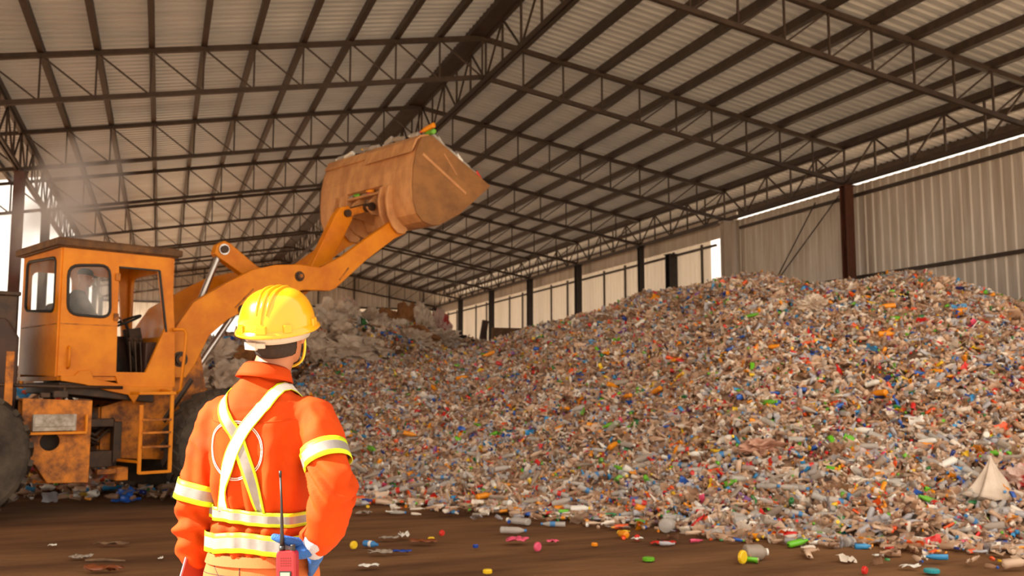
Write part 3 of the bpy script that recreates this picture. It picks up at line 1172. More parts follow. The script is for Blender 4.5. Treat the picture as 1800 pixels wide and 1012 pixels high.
for y in (-0.24, 0.24):
    b = MB()
    b.plate([(3.9, 4.62), (3.62, 4.62), (3.5, 4.52), (3.42, 4.38), (3.52, 4.28), (3.7, 4.26), (3.92, 4.2)], [], side(y), 0.05)
    b.build('tilt_bracket', M['bucket'], bk, bevel=0.012)
b = MB()
b.tube([(3.5, -0.3, 4.4), (3.5, 0.3, 4.4)], 0.07, 16)
b.build('tilt_pin', M['grease'], bk)
# ================================================================== PEOPLE


def ring(c, ax, rx, ry, ref, n=20, sq=2.0):
    """ellipse (or squarer) ring around c, normal to ax; ref gives the direction of rx"""
    ax = Vector(ax).normalized()
    u = Vector(ref)
    u = (u - ax * u.dot(ax)).normalized()
    v = ax.cross(u)
    out = []
    for k in range(n):
        a = 2 * PI * k / n
        ca, sa = math.cos(a), math.sin(a)
        e = 2.0 / sq
        out.append(Vector(c) + u * rx * math.copysign(abs(ca) ** e, ca) + v * ry * math.copysign(abs(sa) ** e, sa))
    return out


def limb(b, pts, rads, n=16, ref=(0, 1, 0)):
    """tapering limb; rads are radii or (rx, ry) pairs"""
    pts = [Vector(p) for p in pts]
    rings = []
    for i, p in enumerate(pts):
        d = pts[min(i + 1, len(pts) - 1)] - pts[max(i - 1, 0)]
        r = rads[i]
        rx, ry = r if isinstance(r, tuple) else (r, r)
        rings.append(ring(p, d, rx, ry, ref, n))
    # round ends
    for end, i, j in ((0, 0, 1), (1, -1, -2)):
        d = (pts[i] - pts[j]).normalized()
        r = rads[i]
        rx, ry = r if isinstance(r, tuple) else (r, r)
        cap = []
        for q in (0.5, 0.85):
            cap.append(ring(pts[i] + d * min(rx, ry) * q, (pts[1] - pts[0]) if end == 0 else (pts[-1] - pts[-2]), rx * math.sqrt(1 - q * q), ry * math.sqrt(1 - q * q), ref, n))
        rings = (cap[::-1] + rings) if end == 0 else (rings + cap)
    b.loft(rings)


def smooth_pts(ctrl, rad, steps=4):
    """Catmull-Rom through joints, so limbs bend softly"""
    P = [Vector(p) for p in ctrl]
    R = [Vector(r if isinstance(r, tuple) else (r, r)) for r in rad]
    op, orr = [], []
    for i in range(len(P) - 1):
        p0, p1, p2, p3 = P[max(i - 1, 0)], P[i], P[i + 1], P[min(i + 2, len(P) - 1)]
        for k in range(steps):
            t = k / steps
            op.append(0.5 * ((2 * p1) + (p2 - p0) * t + (2 * p0 - 5 * p1 + 4 * p2 - p3) * t * t + (3 * p1 - p0 - 3 * p2 + p3) * t ** 3))
            orr.append(tuple(R[i].lerp(R[i + 1], t)))
    op.append(P[-1])
    orr.append(tuple(R[-1]))
    return op, orr


def fuse(o, voxel, smooth=6, factor=0.5):
    r = o.modifiers.new('Remesh', 'REMESH')
    r.mode = 'VOXEL'
    r.voxel_size = voxel
    r.use_smooth_shade = True
    s = o.modifiers.new('Smooth', 'SMOOTH')
    s.factor = factor
    s.iterations = smooth


def bake(o):
    """turn the modifiers into plain mesh so other parts can be fitted on its surface"""
    dg = bpy.context.evaluated_depsgraph_get()
    dg.update()
    me = bpy.data.meshes.new_from_object(o.evaluated_get(dg))
    o.modifiers.clear()
    o.data = me
    me.polygons.foreach_set('use_smooth', [True] * len(me.polygons))
    return o


def hand(b, wrist, dirv, palmn, side_, curl=0.35, size=1.0, thick=1.0, thumb_out=0.9, spread=0.08):
    """palm and five bent fingers; dirv points from the wrist to the knuckles, palmn out of the palm, side_ towards the thumb"""
    d = Vector(dirv).normalized()
    n = Vector(palmn)
    n = (n - d * n.dot(d)).normalized()
    s = Vector(side_)
    s = (s - d * s.dot(d) - n * s.dot(n)).normalized()
    w0 = Vector(wrist)
    L = 0.095 * size
    limb(b, [w0 - d * 0.02, w0 + d * L * .35, w0 + d * L * .75, w0 + d * L], [(0.026 * size, 0.02 * size), (0.036 * size, 0.017 * size), (0.041 * size, 0.015 * size), (0.039 * size, 0.012 * size)], 14, s)
    lens = (0.072, 0.080, 0.074, 0.058)
    for k in range(4):
        off = (0.030 - 0.020 * k) * size
        p = w0 + d * (L - 0.004) + s * off
        r = (0.0088 if k < 3 else 0.0076) * size * thick
        dd = (d + s * (spread * (1.5 - k) / 1.5)).normalized()
        pts = [p - d * 0.03, p]
        ang = 0.0
        for seg in (0.45, 0.32, 0.23):
            ang += curl * (0.8 + 0.12 * k)
            dirn = dd * math.cos(ang) + n * math.sin(ang)
            p = p + dirn * lens[k] * seg * size
            pts.append(p)
        limb(b, pts, [r * 1.05, r * 1.08, r, r * .95, r * .85], 10, s)
    # thumb leaves the side of the palm near its base
    p = w0 + d * L * .28 + s * 0.026 * size
    t0 = (d * 0.55 + s * thumb_out + n * 0.35).normalized()
    t1 = (d * 0.85 + s * thumb_out * .55 + n * 0.45).normalized()
    limb(b, [p - t0 * 0.02, p + t0 * 0.03 * size, p + t0 * 0.03 * size + t1 * 0.032 * size, p + t0 * 0.03 * size + t1 * 0.057 * size],
         [0.0125 * size, 0.0115 * size * thick, 0.0100 * size * thick, 0.0082 * size * thick], 10, n)


def head_mesh(b, c, R, s=1.0):
    """head with jaw, nose, brow, lips and ears; c is its centre, R turns it (faces +y)"""
    def T(x, y, z):
        return Vector(c) + R @ (Vector((x, y, z)) * s)
    lev = [(-0.118, 0.026, 0.022, 0.062), (-0.108, 0.042, 0.038, 0.050), (-0.085, 0.056, 0.066, 0.024), (-0.055, 0.066, 0.082, 0.008), (-0.02, 0.071, 0.090, 0.0),
           (0.02, 0.075, 0.096, -0.004), (0.055, 0.075, 0.096, -0.006), (0.085, 0.064, 0.082, -0.006), (0.106, 0.042, 0.056, -0.006), (0.117, 0.016, 0.022, -0.006)]
    rings = []
    for z, rx, ry, oy in lev:
        rings.append([T(rx * math.cos(2 * PI * k / 24), oy + ry * math.sin(2 * PI * k / 24), z) for k in range(24)])
    b.loft(rings)
    limb(b, [T(0, 0.088, 0.014), T(0, 0.104, -0.012), T(0, 0.110, -0.030)], [0.008 * s, 0.011 * s, 0.014 * s], 10)            # nose
    limb(b, [T(-0.012, 0.098, -0.034), T(0.012, 0.098, -0.034)], [0.010 * s, 0.010 * s], 8)
    limb(b, [T(-0.045, 0.082, 0.026), T(-0.02, 0.093, 0.030), T(0.02, 0.093, 0.030), T(0.045, 0.082, 0.026)], [0.009 * s] * 4, 8)  # brow
    limb(b, [T(-0.022, 0.086, -0.062), T(0, 0.094, -0.060), T(0.022, 0.086, -0.062)], [0.0055 * s, 0.0075 * s, 0.0055 * s], 8)
    limb(b, [T(-0.020, 0.084, -0.072), T(0, 0.091, -0.072), T(0.020, 0.084, -0.072)], [0.0055 * s, 0.008 * s, 0.0055 * s], 8)
    limb(b, [T(-0.016, 0.074, -0.104), T(0.016, 0.074, -0.104)], [0.018 * s] * 2, 10)                                       # chin
    for q in (-1, 1):
        limb(b, [T(q * 0.076, -0.004, 0.030), T(q * 0.090, -0.016, 0.014), T(q * 0.089, -0.014, -0.010), T(q * 0.077, -0.002, -0.036)],
             [(0.008 * s, 0.014 * s), (0.009 * s, 0.021 * s), (0.008 * s, 0.018 * s), (0.008 * s, 0.010 * s)], 12, (1, 0, 0))
    return T


def eyes_and_brows(T, parent, s=1.0):
    for q in (-1, 1):
        b = MB()
        c = T(q * 0.031, 0.078, 0.006)
        b.lathe([(0.0121 * s * math.sin(a), -0.0121 * s * math.cos(a)) for a in np.linspace(0.05, PI - .05, 9)], c, (0, 0, 1), 14)
        e = b.build('eye', M['white_eye'], parent, smooth=True)
        b = MB()
        f = (T(0, 1, 0) - T(0, 0, 0)).normalized()
        b.lathe([(0.0058 * s, 0.0095 * s), (0.004 * s, 0.0122 * s), (0.001, 0.0126 * s)], c, f, 12)
        b.build('iris', M['iris'], e, smooth=True)


# ------------------------------------------------------------------ the worker in the foreground
PO = Vector((0.32, 3.13, 0))
PH = math.radians(-36)
PER = empty('person', PO, PH)
tag(PER, 'person in orange work clothes and yellow hard hat standing with back turned, hand on hip', 'person')

# joints (x to the person's right, y forward, z up)
SHL, ELL, WRL = (-0.160, -0.01, 1.385), (-0.212, -0.035, 1.145), (-0.248, 0.035, 0.935)
SHR, ELR, WRR = (0.160, -0.01, 1.385), (0.288, -0.095, 1.165), (0.226, -0.085, 1.005)
HEADC = Vector((0.030, 0.010, 1.655))
HROT = (Euler((math.radians(15), math.radians(4), 0)).to_matrix())
HROT = Matrix.Rotation(math.radians(9), 3, 'Z') @ Matrix.Rotation(math.radians(15), 3, 'X')

b = MB()
T = head_mesh(b, HEADC, HROT, 1.0)
limb(b, [(0.0, -0.02, 1.44), (0.01, 0.002, 1.52), (0.024, 0.016, 1.585), (0.030, 0.022, 1.62)], [(0.075, 0.068), (0.061, 0.058), (0.060, 0.057), (0.058, 0.056)], 18, (1, 0, 0))
tor = [(0.84, .15, .11, 0.0), (0.95, .158, .112, 0), (1.05, .138, .10, 0), (1.15, .142, .102, 0), (1.28, .150, .108, -.005), (1.36, .135, .098, -.012), (1.42, .09, .07, -.02), (1.46, .065, .055, -.02)]
b.loft([ring((0, oy, z), (0, 0, 1), rx, ry, (1, 0, 0), 24) for z, rx, ry, oy in tor])
for S, E, W in ((SHL, ELL, WRL), (SHR, ELR, WRR)):
    limb(b, *smooth_pts([(S[0] * .6, S[1], S[2]), S, E, W], [.042, .048, .043, .029]), 14)
hand(b, WRL, (0.05, 0.03, -1), (0.9, 0.2, 0), (0.1, 1, 0), curl=0.32)
hand(b, WRR, (-0.35, 0.72, -0.62), (-0.8, -0.1, 0.1), (-0.75, -0.45, 0.5), curl=0.30)
for q in (-1, 1):
    limb(b, *smooth_pts([(q * .085, 0, .90), (q * .10, .01, .70), (q * .11, .012, .49), (q * .115, -.012, .28), (q * .12, -.03, .10)], [.085, .078, .056, .05, .036]), 14)
    limb(b, [(q * .12, -.05, .05), (q * .13, .06, .04), (q * .14, .15, .03)], [(.036, .034), (.04, .028), (.034, .02)], 12, (1, 0, 0))
body = b.build('body', M['skin'], PER)
fuse(body, 0.0062, 3)
bake(body)
eyes_and_brows(T, body)

# hair: cap of short hair over the skull down to the nape
b = MB()
rings = []
for zz, rx, ry, oy in ((-0.072, 0.054, 0.066, -0.016), (-0.064, 0.067, 0.080, -0.014), (-0.045, 0.073, 0.088, -0.010), (-0.02, 0.0745, 0.088, -0.006), (0.02, 0.079, 0.0985, -0.006), (0.055, 0.079, 0.0985, -0.008), (0.085, 0.068, 0.085, -0.008), (0.11, 0.045, 0.058, -0.008), (0.12, 0.015, 0.02, -0.008)):
    R_ = []
    for k in range(28):
        a = 2 * PI * k / 28
        x, y = rx * math.cos(a), oy + ry * math.sin(a)
        if zz < 0.05:
            y = min(y, -0.040)
        R_.append(T(x, y, zz))
    rings.append(R_)
b.loft(rings)
hair = b.build('hair', M['hair'], PER, smooth=True)

# ---- shirt: one cloth surface over torso and sleeves
b = MB()
sh = [(0.955, .163, .124, -.0), (0.985, .172, .130, 0), (1.03, .160, .120, 0), (1.08, .152, .114, 0), (1.14, .162, .120, -.002), (1.22, .168, .126, -.006), (1.30, .172, .130, -.010),
      (1.36, .166, .122, -.016), (1.405, .158, .106, -.020), (1.445, .128, .090, -.024), (1.485, .080, .074, -.026), (1.51, .070, .068, -.022)]
b.loft([ring((0, oy, z), (0, 0, 1), rx, ry, (1, 0, 0), 32, 2.25) for z, rx, ry, oy in sh])
pl, rl = smooth_pts([(-.10, -.015, 1.385), SHL, (-.190, -.03, 1.27), ELL, (-.232, 0.0, 1.04), (-.250, .03, .945)],
                    [(.064, .060), (.064, .062), (.064, .064), (.061, .062), (.060, .060), (.054, .054)], 4)
limb(b, pl, rl, 20)
pr_, rr_ = smooth_pts([(.10, -.015, 1.385), SHR, (.228, -.055, 1.285), ELR, (.262, -.098, 1.07), (.232, -.088, 1.022)],
                      [(.064, .060), (.066, .064), (.068, .066), (.064, .062), (.057, .055), (.047, .045)], 4)
limb(b, pr_, rr_, 20)
shirt = b.build('shirt', M['orange_cloth'], PER)
fuse(shirt, 0.0075, 10, 0.5)
bake(shirt)
# folds in the cloth
from mathutils import noise as _noise
me = shirt.data
me.update()
nv = [v.normal.copy() for v in me.vertices]
for i, v in enumerate(me.vertices):
    c = v.co
    arm_r = max(0, min(1, (c.x - 0.19) / 0.05))
    arm_l = max(0, min(1, (-c.x - 0.19) / 0.05))
    k = 0.0
    # gathers hanging down the back, fanning from the shoulders
    k += 0.0075 * math.sin(c.x * 105 + 4.5 * _noise.noise((c.x * 4, c.y * 4, c.z * 3.0))) * (1 - arm_r) * (1 - arm_l) * max(0, min(1, (1.36 - c.z) / 0.2))
    k += 0.018 * _noise.noise((c.x * 9, c.y * 9, c.z * 4.5)) + 0.010 * (0.5 - abs(_noise.noise((c.x * 13 + 4, c.y * 13, c.z * 7 + c.x * 6))))
    body_ = (1 - arm_r) * (1 - arm_l) * max(0, min(1, (1.43 - c.z) / 0.08))
    # sharp creases: long ones hanging, short ones fanning out of the right shoulder and the armpits
    k += 0.013 * ((1 - abs(_noise.noise((c.x * 13 + 2.0 * c.z, c.y * 4, c.z * 2.6)))) ** 3 - 0.45) * body_
    ang_, rad_ = math.atan2(c.z - 1.44, c.x - 0.17), math.hypot(c.z - 1.44, c.x - 0.17)
    k += 0.011 * ((1 - abs(_noise.noise((ang_ * 3.4, rad_ * 1.6, 7.3)))) ** 3 - 0.45) * max(0, min(1, (rad_ - 0.03) / 0.05) * (1 - rad_ / 0.30))
    if abs(c.x) > 0.15:
        k += 0.009 * ((1 - abs(_noise.noise((c.x * 5 + 9, c.y * 5, c.z * 13 + c.x * 8)))) ** 3 - 0.45) * max(0, min(1, (abs(c.x) - 0.15) / 0.04))
    # blousing between and below the belts
    k += 0.009 * max(0, 1 - abs(c.z - 1.044) / 0.02) * (1 - arm_r) * (1 - arm_l)
    k -= 0.008 * max(0, 1 - abs(c.z - 1.075) / 0.03) * (1 - arm_r) * (1 - arm_l)
    # ring folds on the sleeves near the elbows and cuffs
    if c.x > 0.17:
        s_ = abs(c.z - 1.17) * 26
        k += 0.012 * math.sin((c.z * 0.9 + c.x * 0.7 - c.y * 0.6) * 150 + 3 * _noise.noise((c.x * 7, c.y * 7, c.z * 7))) * max(0, 1 - abs(c.z - 1.19) / 0.11)
    if c.x < -0.17:
        k += 0.011 * math.sin((c.z + 0.5 * c.y) * 120 + 3 * _noise.noise((c.x * 7, c.y * 7, c.z * 7))) * max(0, 1 - abs(c.z - 1.03) / 0.12)
    v.co = c + nv[i] * k
me.update()
smo = shirt.modifiers.new('Smooth', 'SMOOTH')
smo.factor = 0.4
smo.iterations = 1
bake(shirt)

BV = BVHTree.FromPolygons([v.co.copy() for v in shirt.data.vertices], [tuple(p.vertices) for p in shirt.data.polygons])


def onto(p, d, off, reach=0.5):
    """first point of the shirt met from outside at p going along d, lifted by off"""
    d = Vector(d).normalized()
    h = BV.ray_cast(Vector(p), d, reach)
    if h[0] is None:
        h = BV.find_nearest(Vector(p))
    n = h[1]
    if n.dot(d) > 0:
        n = -n
    return h[0] + n * off, n


def strip(rows, mats_by_row, name, mats, parent, thick=0.0022):
    """cloth strip from rows of points laid on the shirt, with its own thickness"""
    b = MB()
    n = len(rows[0])
    for r in range(len(rows) - 1):
        b.mi = mats_by_row[r]
        b._add([p for p in rows[r]] + [p for p in rows[r + 1]], [(j, j + 1, n + j + 1, n + j) for j in range(n - 1)])
    bm_o = b.build(name, mats, parent, smooth=True, fix=False)
    bm = bmesh.new()
    bm.from_mesh(bm_o.data)
    bmesh.ops.remove_doubles(bm, verts=bm.verts, dist=1e-5)
    bmesh.ops.recalc_face_normals(bm, faces=bm.faces)
    bm.to_mesh(bm_o.data)
    bm.free()
    so_ = bm_o.modifiers.new('Solidify', 'SOLIDIFY')
    so_.thickness = thick
    so_.offset = 0
    return bm_o


TAPE = [M['lime_tape'], M['silver_tape']]


def band_around(c, ax, half, name, frac=(0.26, 0.74), n=48, reach=0.4, off=0.005, sub=2, warp=None, parent=None, arc=(0, 2 * PI)):
    c, ax = Vector(c), Vector(ax).normalized()
    u = Vector((1, 0, 0)) if abs(ax.x) < 0.8 else Vector((0, 1, 0))
    u = (u - ax * u.dot(ax)).normalized()
    v = ax.cross(u)
    ts = [0, frac[0], (frac[0] + frac[1]) / 2, frac[1], 1]
    rows = []
    for t in ts:
        row = []
        for k in range(n + 1):
            a = arc[0] + (arc[1] - arc[0]) * k / n
            d = u * math.cos(a) + v * math.sin(a)
            hh = (t - .5) * 2 * half
            base = c + ax * (hh + (warp(a) if warp else 0))
            # cast outwards from the axis and take the last surface within the sleeve
            h = BV.ray_cast(base, d, reach)
            q = h[0] if h[0] is not None else base + d * 0.07
            row.append((base, d, min((q - base).length, 0.080)))
        for _ in range(4):
            rr = [x[2] for x in row]
            m_ = n if abs(arc[1] - arc[0] - 2 * PI) < 1e-6 else n + 1
            row = [(x[0], x[1], max(rr[i % m_], (rr[(i - 1) % m_] + 2 * rr[i % m_] + rr[(i + 1) % m_]) / 4)) for i, x in enumerate(row)]
        rows.append(row)
    # the tape is stiffer than the cloth: one girth for its whole width
    gir = [sum(r[i][2] for r in rows) / len(rows) * 0.5 + max(r[i][2] for r in rows) * 0.5 for i in range(n + 1)]
    rows = [[x[0] + x[1] * (gir[i] + off) for i, x in enumerate(r)] for r in rows]
    return strip(rows, [0, 1, 1, 0], name, TAPE, parent or PER)


# sleeve bands
cL = Vector((-.209, -.036, 1.145))
band_around(cL, Vector(ELL) - Vector(SHL), 0.031, 'sleeve_band', reach=0.105)
cR = Vector((.240, -.062, 1.265))
band_around(cR, Vector(ELR) - Vector(SHR), 0.031, 'sleeve_band', reach=0.115)

# belts of the harness
def belt(z, half, name, warp):
    ts = [0, 0.24, 0.5, 0.76, 1]
    rows = []
    n = 72
    for t in ts:
        row = []
        for k in range(n + 1):
            a = 2 * PI * k / n
            d = Vector((math.cos(a), math.sin(a), 0))
            zz = z + (t - .5) * 2 * half + warp(a)
            h = BV.ray_cast(Vector((0, 0, zz)), d, 0.215)
            q = h[0] if h[0] is not None else Vector((0, 0, zz)) + Vector((d.x * .165, d.y * .125, 0))
            r_ = (q - Vector((0, 0, zz))).length
            r_ = min(r_, 0.178 * abs(d.x) + 0.142 * abs(d.y) + 0.004)
            row.append((zz, d, r_))
        # even out the row so it lies like a tight belt
        for _ in range(3):
            rr = [x[2] for x in row]
            row = [(x[0], x[1], max(rr[i % n] * .75 + rr[i % n] * .25, (rr[(i - 1) % n] + 2 * rr[i % n] + rr[(i + 1) % n]) / 4)) for i, x in enumerate(row)]
        rows.append(row)
    gir = [max(r[i][2] for r in rows) for i in range(n + 1)]
    rows = [[Vector((0, 0, x[0])) + x[1] * (gir[i] + 0.006) for i, x in enumerate(r)] for r in rows]
    return strip(rows, [0, 1, 1, 0], name, TAPE, PER)


belt(1.085, 0.021, 'harness_belt', lambda a: 0.010 * math.cos(a) * -1)
belt(1.005, 0.030, 'shirt_hem_band', lambda a: 0.006 * math.sin(3 * a))


def strap(path, half, name, mats_rows=(0, 1, 1, 0), mats=None, off=0.006, frac=(0.22, 0.78)):
    """webbing laid over the shirt along a path of (outside point, direction) pairs"""
    C_ = [onto(p, d, off) for p, d in path]
    pts = [c[0] for c in C_]
    rows = [[] for _ in range(5)]
    for i, (p, nrm) in enumerate(C_):
        t = (pts[min(i + 1, len(pts) - 1)] - pts[max(i - 1, 0)]).normalized()
        sd_ = t.cross(nrm).normalized()
        for k, q in enumerate((0, frac[0], .5, frac[1], 1)):
            pp_ = p + sd_ * (q - .5) * 2 * half
            h = BV.find_nearest(pp_)
            nn = h[1] if h[1].dot(nrm) > 0 else -h[1]
            g_ = h[0] + nn * off
            rows[k].append(p.lerp(g_, 1) + sd_ * 0)
    for _ in range(2):
        rows = [[r[0]] + [(r[i - 1] + 2 * r[i] + r[i + 1]) / 4 for i in range(1, len(r) - 1)] + [r[-1]] for r in rows]
    def clear(p):
        h = BV.find_nearest(p)
        return h[0] + h[1] * max(off, (p - h[0]).dot(h[1]))
    for _ in range(3):
        rows = [[clear(p) for p in r] for r in rows]
        rows = [[r[0]] + [(r[i - 1] + 6 * r[i] + r[i + 1]) / 8 for i in range(1, len(r) - 1)] + [r[-1]] for r in rows]
    return strip(rows, list(mats_rows), name, mats or TAPE, PER, 0.003)


def lerp_path(ctrl, n=26):
    """ctrl: (x, z) on the back, looked at from behind; returns outside points and directions"""
    P = [Vector(c) for c in ctrl]
    out = []
    for k in range(n + 1):
        t = k / n * (len(P) - 1)
        i = min(int(t), len(P) - 2)
        q = P[i].lerp(P[i + 1], t - i)
        out.append(q)
    return out


WEB = [M['sunlit_web'], M['silver_tape']]
# strap from the right shoulder down to the left of the waist, and the other way round; they cross between the shoulder blades
back1 = [((q.x, -0.5, q.z), (0, 1, 0)) for q in lerp_path([(0.074, 0, 1.43), (0.052, 0, 1.405), (-0.002, 0, 1.335), (-0.040, 0, 1.24), (-0.074, 0, 1.10)])]
over1 = [((0.092, 0.06, 1.75), (0, 0, -1)), ((0.09, 0.03, 1.75), (0, 0, -1)), ((0.088, 0.0, 1.75), (0, 0, -1)), ((0.086, -0.03, 1.75), (0, 0, -1)), ((0.082, -0.06, 1.75), (0, 0.0, -1))]
strap(over1 + back1, 0.020, 'harness_strap', mats=[M['lime_tape'], M['sunlit_web']], frac=(0.08, 0.92), off=0.0085)  # sunlit glare on this strap is put into its white colour
back2 = [((q.x, -0.5, q.z), (0, 1, 0)) for q in lerp_path([(-0.080, 0, 1.43), (-0.062, 0, 1.40), (-0.016, 0, 1.335), (0.020, 0, 1.24), (0.062, 0, 1.10)])]
over2 = [((-0.094, 0.06, 1.75), (0, 0, -1)), ((-0.093, 0.03, 1.75), (0, 0, -1)), ((-0.092, 0.0, 1.75), (0, 0, -1)), ((-0.09, -0.03, 1.75), (0, 0, -1)), ((-0.087, -0.06, 1.75), (0, 0, -1))]
strap(over2 + back2, 0.021, 'harness_strap', mats=[M['lime_tape'], M['silver_tape']], frac=(0.2, 0.8), off=0.005)
fr1 = [((q.x, 0.5, q.z), (0, -1, 0)) for q in lerp_path([(0.10, 0, 1.41), (0.10, 0, 1.3), (0.10, 0, 1.10)])]
fr2 = [((q.x, 0.5, q.z), (0, -1, 0)) for q in lerp_path([(-0.10, 0, 1.41), (-0.10, 0, 1.3), (-0.10, 0, 1.10)])]
strap(fr1, 0.020, 'harness_strap')
strap(fr2, 0.020, 'harness_strap')

# double ring stitched on the back
b = MB()
for r_, w_ in ((0.091, 0.0016), (0.0855, 0.0014)):
    pts = []
    for k in range(61):
        a = 2 * PI * k / 60
        p, n = onto((-0.022 + r_ * math.cos(a), -0.5, 1.285 + r_ * 0.98 * math.sin(a)), (0, 1, 0), 0.0022)
        pts.append(p)
    for _ in range(3):
        pts = [(pts[(i - 1) % 60] + 2 * pts[i % 60] + pts[(i + 1) % 60]) / 4 for i in range(61)]
    b.tube(pts, w_, 6)
b.build('back_emblem', M['white_thread'], shirt, smooth=True)

# collar: folded band around the neck
b = MB()
rings = []
for (zz, g_, oy) in ((1.475, 0.0, -.020), (1.53, -.010, -.014), (1.545, -.006, -.012), (1.538, 0.006, -0.016), (1.514, 0.020, -0.026), (1.500, 0.026, -0.030)):
    rings.append([Vector((0.008 + (0.068 + g_ * .8) * math.cos(a), oy + (0.070 + g_ * .8) * math.sin(a), zz - 0.012 * math.sin(a) + 0.010 * math.cos(a * 1.0) * -0.6)) for a in np.linspace(0, 2 * PI, 37)[:-1]])
b.loft(rings, cap=False)
colr = b.build('collar', M['orange_cloth'], shirt, smooth=True)
sf = colr.modifiers.new('Solidify', 'SOLIDIFY')
sf.thickness = 0.003

# yoke and side seams as thin piping
b = MB()
pts = [onto((x, -0.5, 1.385 - 0.02 * math.cos(x * 9)), (0, 1, 0), 0.0012)[0] for x in np.linspace(-0.15, 0.15, 25)]
b.tube(pts, 0.0013, 5)
b.build('yoke_seam', M['orange_cloth'], shirt)

# ---- trousers
b = MB()
b.loft([ring((0, 0, z), (0, 0, 1), rx, ry, (1, 0, 0), 28, 2.2) for z, rx, ry in ((0.80, .165, .118), (0.87, .178, .130), (0.93, .174, .130), (0.975, .164, .122))])
for q in (-1, 1):
    limb(b, *smooth_pts([(q * .088, 0, .90), (q * .10, .008, .70), (q * .112, .012, .49), (q * .118, -.012, .28), (q * .122, -.028, .09)], [(.098, .115), (.092, .10), (.076, .082), (.070, .076), (.068, .075)]), 20, (1, 0, 0))
tro = b.build('trousers', M['pants_cloth'], PER)
fuse(tro, 0.010, 6)
bake(tro)
b = MB()
b.loft([ring((0, 0, z), (0, 0, 1), rx, ry, (1, 0, 0), 40, 2.2) for z, rx, ry in ((0.938, .180, .136), (0.968, .171, .129))], cap=False)
wb = b.build('waistband', M['pants_cloth'], tro, smooth=True)
TV = BVHTree.FromPolygons([v.co.copy() for v in tro.data.vertices], [tuple(p.vertices) for p in tro.data.polygons])


def onto_t(p, d, off):
    h = TV.ray_cast(Vector(p), Vector(d), 0.6)
    return h[0] - Vector(d) * off if h[0] is not None else Vector(p) + Vector(d) * 0.36


b = MB()
b.tube([onto_t((-0.11 + 0.012 * k - 0.0006 * k * k, -0.5, 0.945 - 0.012 * k), (0, 1, 0), 0.0005) for k in range(0, 9)], 0.0014, 5)
b.tube([onto_t((0.0, -0.5, 0.935 - 0.012 * k), (0, 1, 0), 0.0005) for k in range(0, 10)], 0.0014, 5)
b.tube([onto_t((-0.16 + 0.008 * k, -0.5, 0.91), (0, 1, 0), 0.0005) for k in range(0, 18)], 0.0012, 5)
b.build('pocket_seam', M['leather'], tro)

# ---- boots
for q in (-1, 1):
    b = MB()
    limb(b, [(q * .122, -.035, .16), (q * .122, -.035, .06)], [(.052, .056), (.05, .062)], 16, (1, 0, 0))
    b.loft([ring((q * (.122 + (y + .09) * .1), y, .012 + h), (0, 1, 0), wd, h, (1, 0, 0), 16, 2.6) for y, wd, h in ((-.10, .03, .03), (-.085, .042, .045), (-.02, .048, .058), (.06, .052, .048), (.13, .050, .036), (.175, .036, .026), (.185, .02, .016))])
    bo = b.build('boot', M['boot'], PER, smooth=True)
    b = MB()
    b.loft([[Vector((q * (.122 + (y + .09) * .1) + s_ * wd, y, z)) for y, wd, s_ in ((-.105, .03, -1), (-.02, .052, -1), (.06, .055, -1), (.14, .052, -1), (.19, .02, -1), (.19, .02, 1), (.14, .052, 1), (.06, .055, 1), (-.02, .052, 1), (-.105, .03, 1))] for z in (0.0, 0.022)])
    b.build('sole', M['black_plastic'], bo)

# ---- blue gloves
b = MB()
hand(b, WRR, (-0.35, 0.72, -0.62), (-0.8, -0.1, 0.1), (-0.75, -0.45, 0.5), curl=0.30, size=1.12, thick=1.12)
limb(b, [Vector(WRR) + Vector((.004, -.006, .012)), Vector(WRR) + Vector((-.016, .03, -.03))], [(.036, .031), (.040, .027)], 16, (0, 0, 1))
gl = b.build('glove', M['glove'], PER)
fuse(gl, 0.0042, 3)
bake(gl)
b = MB()
d_ = Vector((-0.35, 0.72, -0.62)).normalized()
limb(b, [Vector(WRR) - d_ * 0.035, Vector(WRR) + d_ * 0.012], [(.036, .035), (.039, .034)], 18, (0, 0, 1))
b.build('glove_cuff', M['cuff'], gl, smooth=True)
# thumb pointing back along the belt
b = MB()
limb(b, [(.205, -.105, 1.012), (.178, -.138, 1.022), (.150, -.150, 1.030), (.128, -.154, 1.036)], [.017, .015, .0135, .0105], 12)
limb(b, [(.225, -.095, 1.005), (.205, -.125, .992), (.185, -.145, .985)], [.026, .022, .014], 12)
b.build('glove_thumb', M['glove'], gl, smooth=True)

# ---- hard hat
HC = HEADC + HROT @ Vector((0, -0.004, 0.014))


def HT(x, y, z):
    return HC + HROT @ Vector((x, y, z))


